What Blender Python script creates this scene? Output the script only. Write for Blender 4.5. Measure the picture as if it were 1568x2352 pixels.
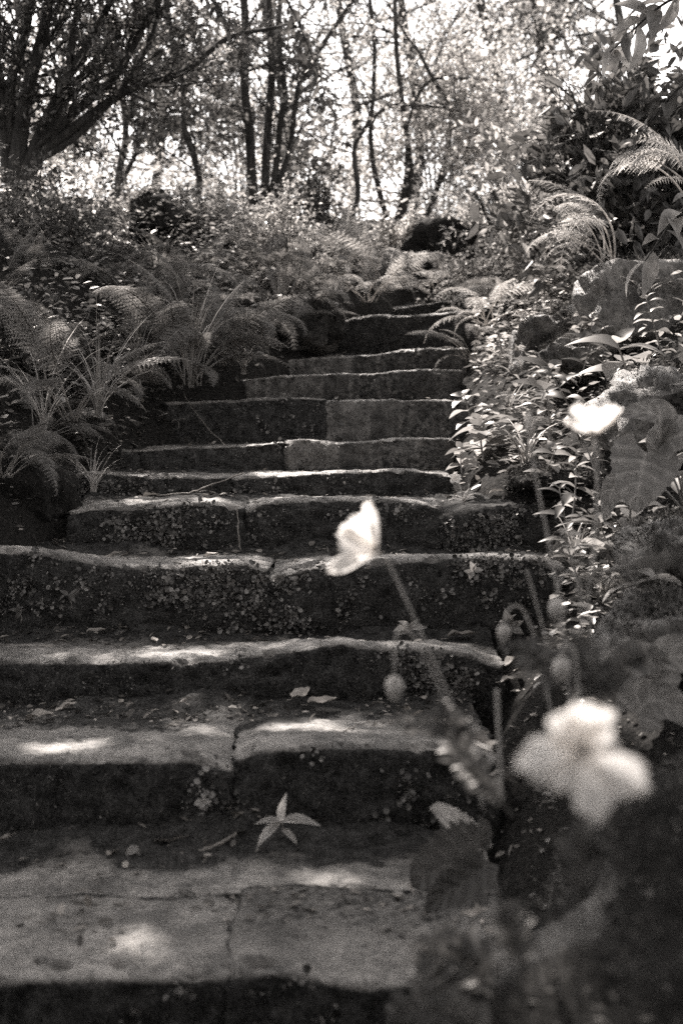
import bpy, math, numpy as np
from math import radians, sin, cos, pi, sqrt

C = bpy.context.scene
for o in list(bpy.data.objects):
    bpy.data.objects.remove(o)

# ------------------------------------------------------------------ camera
FD = 3266.0                       # focal length in the units of the measured picture (1568 x 2352)
CZ = 0.82
TH = math.atan(96 / FD)
cam_d = bpy.data.cameras.new("camera")
cam = bpy.data.objects.new("camera", cam_d)
C.collection.objects.link(cam)
C.camera = cam
cam.location = (0, 0, CZ)
cam.rotation_euler = (pi / 2 - TH, 0, 0)
cam_d.sensor_fit = 'VERTICAL'
cam_d.sensor_height = 36
cam_d.lens = 50
cam_d.clip_start = 0.02
cam_d.clip_end = 1000
cam_d.dof.use_dof = True
cam_d.dof.focus_distance = 4.7
cam_d.dof.aperture_fstop = 3.4

# ------------------------------------------------------------------ sky and sun
SUN = np.array([-0.36, 0.74, 0.98]); SUN /= np.linalg.norm(SUN)
elev = math.asin(SUN[2]); azim = math.atan2(SUN[0], SUN[1])
W = bpy.data.worlds.new("World"); C.world = W; W.use_nodes = True
nt = W.node_tree; nt.nodes.clear()
sky = nt.nodes.new('ShaderNodeTexSky'); sky.sky_type = 'NISHITA'; sky.sun_disc = False
sky.sun_elevation = elev; sky.sun_rotation = azim
sky.air_density = 1.0; sky.dust_density = 2.0; sky.ozone_density = 1.0
hs_ = nt.nodes.new('ShaderNodeHueSaturation'); hs_.inputs['Saturation'].default_value = 0.06
bg = nt.nodes.new('ShaderNodeBackground'); bg.inputs['Strength'].default_value = 0.15
wo = nt.nodes.new('ShaderNodeOutputWorld')
nt.links.new(sky.outputs[0], hs_.inputs['Color']); wm = nt.nodes.new('ShaderNodeMix'); wm.data_type = 'RGBA'; wm.blend_type = 'MULTIPLY'; wm.inputs[0].default_value = 1; wm.inputs[7].default_value = (1.0, .955, .92, 1)
nt.links.new(hs_.outputs[0], wm.inputs[6]); nt.links.new(wm.outputs[2], bg.inputs[0]); nt.links.new(bg.outputs[0], wo.inputs[0])
sd = bpy.data.lights.new("sun", 'SUN'); so = bpy.data.objects.new("sun", sd); C.collection.objects.link(so)
sd.energy = 5.0; sd.angle = radians(0.55); sd.color = (1.0, 0.93, 0.87)
from mathutils import Vector, Matrix
so.rotation_euler = Vector(SUN).to_track_quat('Z', 'Y').to_euler()
so.location = (-6, 12, 16)
C.view_settings.view_transform = 'Standard'; C.view_settings.look = 'None'
C.view_settings.exposure = 1.65; C.view_settings.gamma = 1
C.render.engine = 'CYCLES'
C.cycles.max_bounces = 5; C.cycles.diffuse_bounces = 3; C.cycles.glossy_bounces = 2
C.cycles.transmission_bounces = 3; C.cycles.caustics_reflective = False; C.cycles.caustics_refractive = False
C.cycles.use_denoising = False
C.cycles.sample_clamp_indirect = 4.0

# ------------------------------------------------------------------ numeric helpers
def at(X, Y, d):
    """world point seen at measured picture position (X, Y), d metres ahead of the camera"""
    u = (X - 784) / FD; v = (1176 - Y) / FD
    dy = cos(TH) + v * sin(TH); dz = -sin(TH) + v * cos(TH)
    k = d / dy
    return np.array([u * k, d, CZ + dz * k])

def project(P):
    P = np.asarray(P, float)
    y = P[:, 1]; z = P[:, 2] - CZ
    f = y * cos(TH) - z * sin(TH); up = y * sin(TH) + z * cos(TH)
    f = np.maximum(f, 1e-3)
    return 784 + FD * P[:, 0] / f, 1176 - FD * up / f

def _hash(i, j, k, s):
    n = (i * 374761393 + j * 668265263 + k * 2147483647 + s * 1274126177) & 0xffffffff
    n = ((n ^ (n >> 13)) * 1274126177) & 0xffffffff
    n = ((n ^ (n >> 16)) * 2246822519) & 0xffffffff
    return ((n ^ (n >> 15)) & 0xffffff) / float(0xffffff) * 2 - 1

def vnoise(P, s=0):
    P = np.asarray(P, float)
    f = np.floor(P); t = P - f; t = t * t * (3 - 2 * t)
    f = f.astype(np.int64) + 10000
    r = 0
    for a in (0, 1):
        for b in (0, 1):
            for c in (0, 1):
                w = (t[..., 0] if a else 1 - t[..., 0]) * (t[..., 1] if b else 1 - t[..., 1]) * (t[..., 2] if c else 1 - t[..., 2])
                r = r + w * _hash(f[..., 0] + a, f[..., 1] + b, f[..., 2] + c, s)
    return r

def fbm(P, scale, octv=4, s=0, gain=0.5):
    P = np.asarray(P, float) * scale
    r = 0; a = 1
    for o in range(octv):
        r = r + a * vnoise(P + 17.3 * o, s + o); a *= gain; P = P * 2.03
    return r

def sstep(x, a=0.0, b=1.0):
    t = np.clip((x - a) / (b - a), 0, 1); return t * t * (3 - 2 * t)

def norm(v):
    v = np.asarray(v, float)
    return v / np.maximum(np.linalg.norm(v, axis=-1, keepdims=True), 1e-9)

# ------------------------------------------------------------------ mesh helpers
COL = C.collection
def mesh_obj(name, V, F, mat, parent=None, attrs=None, smooth=True, recenter=None):
    """V (n,3); F a list of int arrays (m,k); ONE mesh object"""
    V = np.asarray(V, np.float32).reshape(-1, 3)
    if recenter is True:
        recenter = (V[:, 0].mean(), V[:, 1].mean(), V[:, 2].min())
    if recenter is not None:
        V = V - np.asarray(recenter, np.float32)
    me = bpy.data.meshes.new(name)
    F = [np.asarray(f, np.int32) for f in F if len(f)]
    loops = np.concatenate([f.ravel() for f in F])
    tot = np.concatenate([np.full(len(f), f.shape[1], np.int32) for f in F])
    start = np.concatenate([[0], np.cumsum(tot)[:-1]]).astype(np.int32)
    me.vertices.add(len(V)); me.vertices.foreach_set('co', V.ravel())
    me.loops.add(len(loops)); me.loops.foreach_set('vertex_index', loops)
    me.polygons.add(len(tot)); me.polygons.foreach_set('loop_start', start); me.polygons.foreach_set('loop_total', tot)
    me.update(calc_edges=True)
    if smooth:
        me.polygons.foreach_set('use_smooth', np.ones(len(tot), bool))
    for k, a in (attrs or {}).items():
        at_ = me.attributes.new(k, 'FLOAT', 'POINT'); at_.data.foreach_set('value', np.asarray(a, np.float32))
    me.materials.append(mat)
    o = bpy.data.objects.new(name, me); COL.objects.link(o)
    if recenter is not None:
        o.location = [float(q) for q in recenter]
    if parent: o.parent = parent
    return o

def tag(o, label=None, cat=None, group=None, kind=None):
    if label: o['label'] = label
    if cat: o['category'] = cat
    if group: o['group'] = group
    if kind: o['kind'] = kind
    return o

def empty(name, loc, label, cat, group=None, rz=0.0):
    o = bpy.data.objects.new(name, None); COL.objects.link(o)
    o.location = [float(q) for q in loc]; o.rotation_euler = (0, 0, rz); o.empty_display_size = 0.05
    return tag(o, label, cat, group)

class MB:
    """collects shapes for one mesh"""
    def __init__(s): s.V = []; s.F = {}; s.n = 0; s.T = []
    def add(s, V, F, tone=0.5):
        V = np.asarray(V, float).reshape(-1, 3); s.V.append(V)
        for f in F:
            f = np.asarray(f, np.int64)
            if len(f): s.F.setdefault(f.shape[1], []).append(f + s.n)
        s.n += len(V)
        s.T.append(np.broadcast_to(np.asarray(tone, float), (len(V),)).copy())
    def build(s, name, mat, parent=None, recenter=None, origin=None, smooth=True):
        V = np.concatenate(s.V)
        if origin is not None: V = V - np.asarray(origin)
        return mesh_obj(name, V, [np.concatenate(f) for f in s.F.values()], mat, parent, {'tone': np.concatenate(s.T)}, smooth, recenter)

def tube(mb, pts, r, k=6, tone=0.5, cap=True):
    pts = np.asarray(pts, float); n = len(pts)
    r = np.broadcast_to(np.asarray(r, float), (n,))
    T = np.gradient(pts, axis=0); T = norm(T)
    ref = np.array([0.0, 1.0, 0.0]) if abs(T[0][1]) < 0.8 else np.array([1.0, 0, 0])
    A = norm(np.cross(T, ref)); B = np.cross(T, A)
    ang = np.arange(k) * 2 * pi / k
    V = pts[:, None, :] + r[:, None, None] * (A[:, None, :] * np.cos(ang)[None, :, None] + B[:, None, :] * np.sin(ang)[None, :, None])
    i = np.arange(n - 1)[:, None] * k; j = np.arange(k)[None, :]; j2 = (j + 1) % k
    F = np.stack([i + j, i + j2, i + k + j2, i + k + j], -1).reshape(-1, 4)
    fs = [F]
    if cap and k > 2: fs.append(np.array([[(n - 1) * k + q for q in range(k)]])); fs.append(np.array([[k - 1 - q for q in range(k)]]))
    mb.add(V.reshape(-1, 3), fs, tone)

def smooth_path(pts, n=12):
    """Catmull-Rom through points"""
    P = np.asarray(pts, float)
    if len(P) == 2: return P[0] + (P[1] - P[0]) * np.linspace(0, 1, n)[:, None]
    Q = np.vstack([2 * P[0] - P[1], P, 2 * P[-1] - P[-2]])
    out = []
    seg = len(P) - 1
    for t in np.linspace(0, seg - 1e-6, n):
        i = int(t); u = t - i
        a, b, c, d = Q[i], Q[i + 1], Q[i + 2], Q[i + 3]
        out.append(0.5 * (2 * b + (c - a) * u + (2 * a - 5 * b + 4 * c - d) * u * u + (3 * b - a - 3 * c + d) * u ** 3))
    return np.array(out)

# leaf templates: (along, across, lift), faces
T_DIA = (np.array([[0, 0, 0], [.42, .5, .06], [1, 0, -.05], [.42, -.5, .06]]), [np.array([[0, 2, 1]]), np.array([[0, 3, 2]])])
T_HEX = (np.array([[0, 0, 0], [.25, .42, .05], [.65, .40, .04], [1, 0, -.08], [.65, -.40, .04], [.25, -.42, .05]]), [np.array([[0, 3, 2, 1], [0, 5, 4, 3]])])
T_RND = (np.array([[0, 0, 0], [.2, .42, .1], [.6, .5, .12], [.95, .25, .05], [.95, -.25, .05], [.6, -.5, .12], [.2, -.42, .1], [.5, 0, -.05]]),
         [np.array([[7, 1, 0], [7, 2, 1], [7, 3, 2], [7, 4, 3], [7, 5, 4], [7, 6, 5], [7, 0, 6]])])
def _long():
    s = np.array([0, .08, .22, .38, .55, .72, .87, 1.0]); w = np.array([.03, .22, .42, .5, .46, .33, .17, 0.0])
    lift = .10 * np.sin(s * pi) - .18 * s ** 2
    V = []; F = []
    for a, b, l in zip(s, w, lift):
        V += [[a, b, l + .16 * b], [a, 0, l], [a, -b, l + .16 * b]]
    for i in range(len(s) - 1):
        a = 3 * i
        F += [[a, a + 1, a + 4, a + 3], [a + 1, a + 2, a + 5, a + 4]]
    return np.array(V), [np.array(F)]
T_LNG = _long()

def leaves(mb, P, D, N, L, Wd, tpl, tone=None):
    """many leaves: base points, axis, normal, length, width"""
    P = np.asarray(P, float); n = len(P)
    if n == 0: return
    D = norm(D); S = norm(np.cross(N, D)); U = np.cross(D, S)
    tv, tf = tpl; L = np.broadcast_to(L, (n,)); Wd = np.broadcast_to(Wd, (n,))
    V = (P[:, None, :] + D[:, None, :] * (tv[None, :, 0:1] * L[:, None, None]) + S[:, None, :] * (tv[None, :, 1:2] * Wd[:, None, None])
         + U[:, None, :] * (tv[None, :, 2:3] * L[:, None, None]))
    k = len(tv); off = (np.arange(n) * k)[:, None, None]
    F = [(f[None] + off).reshape(-1, f.shape[1]) for f in tf]
    if tone is None: tone = 0.5
    tone = np.repeat(np.broadcast_to(tone, (n,)), k)
    mb.add(V.reshape(-1, 3), F, tone)

def rdirs(rng, n):
    return norm(rng.normal(size=(n, 3)))

# ------------------------------------------------------------------ materials
def mat(name):
    m = bpy.data.materials.new(name); m.use_nodes = True; t = m.node_tree; t.nodes.clear()
    out = t.nodes.new('ShaderNodeOutputMaterial')
    return m, t, out
def nd(t, typ, **kw):
    n = t.nodes.new(typ)
    for k, v in kw.items():
        if k.startswith('i_'): n.inputs[k[2:]].default_value = v
        else: setattr(n, k, v)
    return n
def noise(t, scale, detail=6, rough=0.6, vec=None, dist=0.0):
    n = nd(t, 'ShaderNodeTexNoise'); n.inputs['Scale'].default_value = scale; n.inputs['Detail'].default_value = detail
    n.inputs['Roughness'].default_value = rough; n.inputs['Distortion'].default_value = dist
    if vec: t.links.new(vec, n.inputs['Vector'])
    return n
def ramp(t, src, stops):
    r = nd(t, 'ShaderNodeValToRGB'); e = r.color_ramp.elements
    while len(e) < len(stops): e.new(0.5)
    for q, (p, c) in zip(e, stops):
        q.position = p; q.color = (*c, 1) if len(c) == 3 else c
    t.links.new(src, r.inputs[0]); return r
def g(v, warm=0.03):
    warm += .02
    return (v * (1 + warm), v, v * (1 - warm))
def mixc(t, fac, a, b):
    m = nd(t, 'ShaderNodeMix', data_type='RGBA')
    for s, v in ((0, fac), (6, a), (7, b)):
        if hasattr(v, 'is_linked') or hasattr(v, 'links'): t.links.new(v, m.inputs[s])
        elif s == 0: m.inputs[0].default_value = v
        else: m.inputs[s].default_value = (*v, 1)
    return m.outputs[2]
def bump(t, hts, dist=0.01, strength=1.0):
    prev = None
    for h, d in hts:
        b = nd(t, 'ShaderNodeBump'); b.inputs['Distance'].default_value = d; b.inputs['Strength'].default_value = strength
        t.links.new(h, b.inputs['Height'])
        if prev: t.links.new(prev, b.inputs['Normal'])
        prev = b.outputs[0]
    return prev

def stone_mat(name, pale, dark, mosslo, mosshi, streak=0.0):
    m, t, out = mat(name)
    co = nd(t, 'ShaderNodeTexCoord').outputs['Object']
    n1 = noise(t, 7, 8, .65, co); n2 = noise(t, 55, 6, .7, co); n3 = noise(t, 210, 4, .7, co); n4 = noise(t, 2.3, 4, .5, co)
    st = ramp(t, n1.outputs[0], [(.36, dark), (.50, tuple(.5 * (a + b) for a, b in zip(dark, pale))), (.64, pale)])
    sp = ramp(t, n2.outputs[0], [(.35, (.55, .55, .55)), (.6, (1.1, 1.1, 1.1))])
    mul = nd(t, 'ShaderNodeMix', data_type='RGBA', blend_type='MULTIPLY'); mul.inputs[0].default_value = 1
    t.links.new(st.outputs[0], mul.inputs[6]); t.links.new(sp.outputs[0], mul.inputs[7])
    base = mul.outputs[2]
    vo = nd(t, 'ShaderNodeTexNoise'); vo.inputs['Scale'].default_value = 1.7; vo.inputs['Detail'].default_value = 7; vo.inputs['Roughness'].default_value = .62; vo.inputs['Distortion'].default_value = 1.2
    t.links.new(co, vo.inputs['Vector'])
    vr = ramp(t, vo.outputs[0], [(.34, (.38,) * 3), (.47, (.85,) * 3), (.494, (.95,) * 3), (.5, (.30,) * 3), (.506, (.95,) * 3), (.62, (1.15,) * 3)])
    m3 = nd(t, 'ShaderNodeMix', data_type='RGBA', blend_type='MULTIPLY'); m3.inputs[0].default_value = .85
    t.links.new(base, m3.inputs[6]); t.links.new(vr.outputs[0], m3.inputs[7]); base = m3.outputs[2]
    if streak > 0:
        mp = nd(t, 'ShaderNodeMapping'); mp.inputs['Scale'].default_value = (16, 2, 3.0)
        t.links.new(co, mp.inputs[0]); ns = noise(t, 1.0, 5, .6, mp.outputs[0])
        sr = ramp(t, ns.outputs[0], [(.47, (0, 0, 0)), (.62, (streak,) * 3)])
        base = mixc(t, sr.outputs[0], base, tuple(min(1, 1.25 * q) for q in pale))
    n5 = noise(t, 24, 7, .75, co)
    av = nd(t, 'ShaderNodeMath', operation='MULTIPLY_ADD'); t.links.new(n3.outputs[0], av.inputs[0]); av.inputs[1].default_value = .55
    hv = nd(t, 'ShaderNodeMath', operation='MULTIPLY'); t.links.new(n5.outputs[0], hv.inputs[0]); hv.inputs[1].default_value = .45; t.links.new(hv.outputs[0], av.inputs[2])
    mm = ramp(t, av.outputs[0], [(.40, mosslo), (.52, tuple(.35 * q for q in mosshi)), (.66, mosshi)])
    am = nd(t, 'ShaderNodeAttribute', attribute_name='moss')
    # break the moss edge with noise
    a1 = nd(t, 'ShaderNodeMath', operation='MULTIPLY_ADD'); t.links.new(n2.outputs[0], a1.inputs[0]); a1.inputs[1].default_value = 1.1; a1.inputs[2].default_value = -.55
    a2 = nd(t, 'ShaderNodeMath', operation='ADD'); t.links.new(am.outputs['Fac'], a2.inputs[0]); t.links.new(a1.outputs[0], a2.inputs[1])
    a3 = nd(t, 'ShaderNodeMath', operation='MULTIPLY_ADD'); t.links.new(n4.outputs[0], a3.inputs[0]); a3.inputs[1].default_value = .9; a3.inputs[2].default_value = -.45
    a4 = nd(t, 'ShaderNodeMath', operation='ADD'); t.links.new(a2.outputs[0], a4.inputs[0]); t.links.new(a3.outputs[0], a4.inputs[1])
    mf = ramp(t, a4.outputs[0], [(.36, (0, 0, 0)), (.62, (1, 1, 1))])
    col = mixc(t, mf.outputs[0], base, mm.outputs[0])
    p = nd(t, 'ShaderNodeBsdfPrincipled'); t.links.new(col, p.inputs['Base Color'])
    rr = ramp(t, mf.outputs[0], [(0, (.52,) * 3), (1, (.95,) * 3)]); t.links.new(rr.outputs[0], p.inputs['Roughness'])
    sr2 = ramp(t, mf.outputs[0], [(0, (.5,) * 3), (1, (.12,) * 3)]); t.links.new(sr2.outputs[0], p.inputs['Specular IOR Level'])
    t.links.new(bump(t, [(n1.outputs[0], .02), (n2.outputs[0], .008), (n3.outputs[0], .005)], strength=.9), p.inputs['Normal'])
    t.links.new(p.outputs[0], out.inputs[0])
    return m

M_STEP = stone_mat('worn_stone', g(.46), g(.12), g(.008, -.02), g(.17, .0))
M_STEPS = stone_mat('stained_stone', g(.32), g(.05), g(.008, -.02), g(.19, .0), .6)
M_ROCK = stone_mat('mossy_rock', g(.34), g(.10), g(.008, 0), g(.09, .02))

def soil_mat():
    m, t, out = mat('dark_soil')
    co = nd(t, 'ShaderNodeTexCoord').outputs['Object']
    n1 = noise(t, 9, 8, .7, co); n2 = noise(t, 80, 6, .7, co)
    c = ramp(t, n2.outputs[0], [(.3, g(.012, 0)), (.55, g(.035)), (.75, g(.12))])
    p = nd(t, 'ShaderNodeBsdfPrincipled'); t.links.new(c.outputs[0], p.inputs['Base Color']); p.inputs['Roughness'].default_value = .95
    p.inputs['Specular IOR Level'].default_value = .1
    t.links.new(bump(t, [(n1.outputs[0], .04), (n2.outputs[0], .012)]), p.inputs['Normal']); t.links.new(p.outputs[0], out.inputs[0]); return m
M_SOIL = soil_mat()

def leaf_mat(name, lo, hi, trans, tr_mul=1.5, gloss=.05, rough=.45, warm=.02, vein=0.0):
    m, t, out = mat(name)
    a = nd(t, 'ShaderNodeAttribute', attribute_name='tone')
    oi = nd(t, 'ShaderNodeTexCoord').outputs['Object']
    c = ramp(t, a.outputs['Fac'], [(0, g(lo, warm)), (1, g(hi, warm))])
    n = noise(t, 40, 3, .6, oi); nr = ramp(t, n.outputs[0], [(.35, (.75,) * 3), (.65, (1.15,) * 3)])
    mul = nd(t, 'ShaderNodeMix', data_type='RGBA', blend_type='MULTIPLY'); mul.inputs[0].default_value = 1
    t.links.new(c.outputs[0], mul.inputs[6]); t.links.new(nr.outputs[0], mul.inputs[7])
    d = nd(t, 'ShaderNodeBsdfDiffuse'); t.links.new(mul.outputs[2], d.inputs[0])
    sc = nd(t, 'ShaderNodeVectorMath', operation='SCALE'); t.links.new(mul.outputs[2], sc.inputs[0]); sc.inputs['Scale'].default_value = tr_mul
    tr = nd(t, 'ShaderNodeBsdfTranslucent'); t.links.new(sc.outputs[0], tr.inputs[0])
    ms = nd(t, 'ShaderNodeMixShader'); ms.inputs[0].default_value = trans; t.links.new(d.outputs[0], ms.inputs[1]); t.links.new(tr.outputs[0], ms.inputs[2])
    gl = nd(t, 'ShaderNodeBsdfGlossy'); gl.inputs['Roughness'].default_value = rough; gl.inputs[0].default_value = (1, .98, .96, 1)
    m2 = nd(t, 'ShaderNodeMixShader'); m2.inputs[0].default_value = gloss; t.links.new(ms.outputs[0], m2.inputs[1]); t.links.new(gl.outputs[0], m2.inputs[2])
    t.links.new(m2.outputs[0], out.inputs[0]); return m

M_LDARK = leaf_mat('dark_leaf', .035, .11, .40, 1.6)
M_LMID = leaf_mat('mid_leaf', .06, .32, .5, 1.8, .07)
M_LPALE_SUN = leaf_mat('pale_sunlit_leaf', .16, .52, .6, 1.75, .08)  # sun glow on foliage put into the colour; also for naturally pale leaves
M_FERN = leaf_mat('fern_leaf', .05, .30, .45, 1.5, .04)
M_FERNP_SUN = leaf_mat('pale_sunlit_fern', .25, .5, .5, 1.4, .05)  # brighter copy of the fern leaf, sunlit look put into its colour; some grasses too
M_LIV = leaf_mat('liverwort_leaf', .02, .30, .15, 1.0, .06, .4)
M_DRY = leaf_mat('dry_leaf', .06, .42, .12, 1.0, .04, .5, .05)
M_STEM = leaf_mat('green_stem', .16, .42, .1, 1.0, .05)
M_PSTEM = leaf_mat('hairy_stem', .30, .48, .1, 1.0, .05)
M_BUD = leaf_mat('hairy_bud', .38, .55, .2, 1.0, .05)
M_PETAL = leaf_mat('petal', .74, .88, .45, 1.02, .02, .6, .015)
M_HERB = leaf_mat('herb_leaf', .08, .36, .45, 1.7, .09, .4)
M_BIG = leaf_mat('broad_leaf', .07, .34, .35, 1.4, .05, .5)
M_CANOPY = leaf_mat('canopy_leaf', .04, .10, .30, 1.4)

def bark_mat():
    m, t, out = mat('bark')
    co = nd(t, 'ShaderNodeTexCoord').outputs['Object']
    mp = nd(t, 'ShaderNodeMapping'); mp.inputs['Scale'].default_value = (30, 30, 6); t.links.new(co, mp.inputs[0])
    n = noise(t, 1.5, 7, .7, mp.outputs[0])
    c = ramp(t, n.outputs[0], [(.35, g(.02)), (.6, g(.07)), (.75, g(.13))])
    p = nd(t, 'ShaderNodeBsdfPrincipled'); t.links.new(c.outputs[0], p.inputs['Base Color']); p.inputs['Roughness'].default_value = .9
    t.links.new(bump(t, [(n.outputs[0], .01)]), p.inputs['Normal']); t.links.new(p.outputs[0], out.inputs[0]); return m
M_BARK = bark_mat()

# ------------------------------------------------------------------ ground
DS = [2.30, 3.08, 3.73, 4.20, 4.66, 5.03, 5.40, 5.90, 6.40, 6.90, 7.40, 7.90, 8.5]
ZS = [0.0, 0.2, .323, .548, .728, .815, .927, 1.12, 1.27, 1.41, 1.647, 1.775, 1.9]
def zline(y):
    return np.interp(y, [-4, 1.6, 2.3, 2.8, 3.3, 3.9, 4.4, 4.85, 5.2, 5.65, 6.15, 6.65, 7.15, 7.65, 8.2, 9.2, 10.6, 12, 30, 150],
                     [-.3, -.27, -.1, .0, .2, .323, .548, .728, .815, .927, 1.12, 1.27, 1.41, 1.647, 1.8, 2.2, 2.62, 2.75, 2.8, 3.0])
def bed(y):
    ys = [-5, 2.29]; zs = [-.26, -.26]
    for i in range(12):
        ys += [DS[i] + .04, DS[i + 1] - .01]; zs += [ZS[i] - .07] * 2
    return np.interp(y, ys, zs)
def xl(y): return np.interp(y, [0, 3, 4.2, 4.5, 5.0, 5.5, 6.0, 6.5, 7.0, 7.5, 8.0, 8.6], [-1.6, -1.35, -1.2, -1.0, -.98, -.8, -.66, -.38, -.22, -.06, .2, .5])
def xr(y): return np.interp(y, [0, 2.2, 2.7, 3.0, 3.6, 4.0, 4.3, 4.65, 4.95, 5.3, 6, 7, 7.5, 8, 8.6], [.3, .33, .3, .36, .44, .52, .66, .64, .44, .42, .52, .58, .75, .9, 1.0])
def gh(x, y, fine=True):
    x = np.asarray(x, float); y = np.asarray(y, float)
    zl = zline(y); dl = xl(y) - x; dr = x - xr(y)
    top = sstep(y, 8.1, 8.6)
    left = zl + .02 + .12 * sstep(dl, 0, .2) + .62 * sstep(dl, .1, 1.3) + .25 * sstep(dl, 1.2, 3)
    right = zl - .03 + .10 * sstep(dr, 0, .15) + .50 * sstep(dr, .1, 1.2) + .4 * sstep(dr, 1, 3)
    side = np.where(dl > 0, left, np.where(dr > 0, right, zl))
    side = zl + (side - zl) * (1 - .65 * sstep(y, 6.0, 8.3))
    bd = bed(y)
    w = np.maximum(sstep(dl, -.05, .02), sstep(dr, -.05, .02)); w = np.maximum(w, top)
    h = bd * (1 - w) + side * w
    far = sstep(y, 9, 12)
    h = h * (1 - far) + (zl + .0) * far
    if fine:
        P = np.stack([x, y, np.zeros_like(x)], -1)
        h = h + (.035 * fbm(P, 3.1, 4, 5)) * w * (1 - sstep(y, 14, 40) * .5)
    return h

def axis_pts(a, b, st, outer):
    return np.array([-q for q in outer[::-1]] + list(np.arange(a, b + 1e-6, st)) + list(outer))
gx = np.array([-150, -90, -50, -30, -18, -11, -7, -5.5] + list(np.arange(-4.5, 4.51, .045)) + [5.5, 7, 11, 18, 30, 50, 90, 150])
gy = np.array([-100, -50, -20, -8, -4, -2, -1] + list(np.arange(0, 12.01, .045)) + [12.3, 12.8, 13.5, 15, 18, 24, 32, 50, 80, 120, 200, 320])
GX, GY = np.meshgrid(gx, gy, indexing='ij')
GZ = gh(GX, GY)
nxg, nyg = GX.shape
idx = np.arange(nxg * nyg).reshape(nxg, nyg)
GF = np.stack([idx[:-1, :-1], idx[1:, :-1], idx[1:, 1:], idx[:-1, 1:]], -1).reshape(-1, 4)
tag(mesh_obj('ground', np.stack([GX, GY, GZ], -1).reshape(-1, 3), [GF], M_SOIL), kind='structure')

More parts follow.
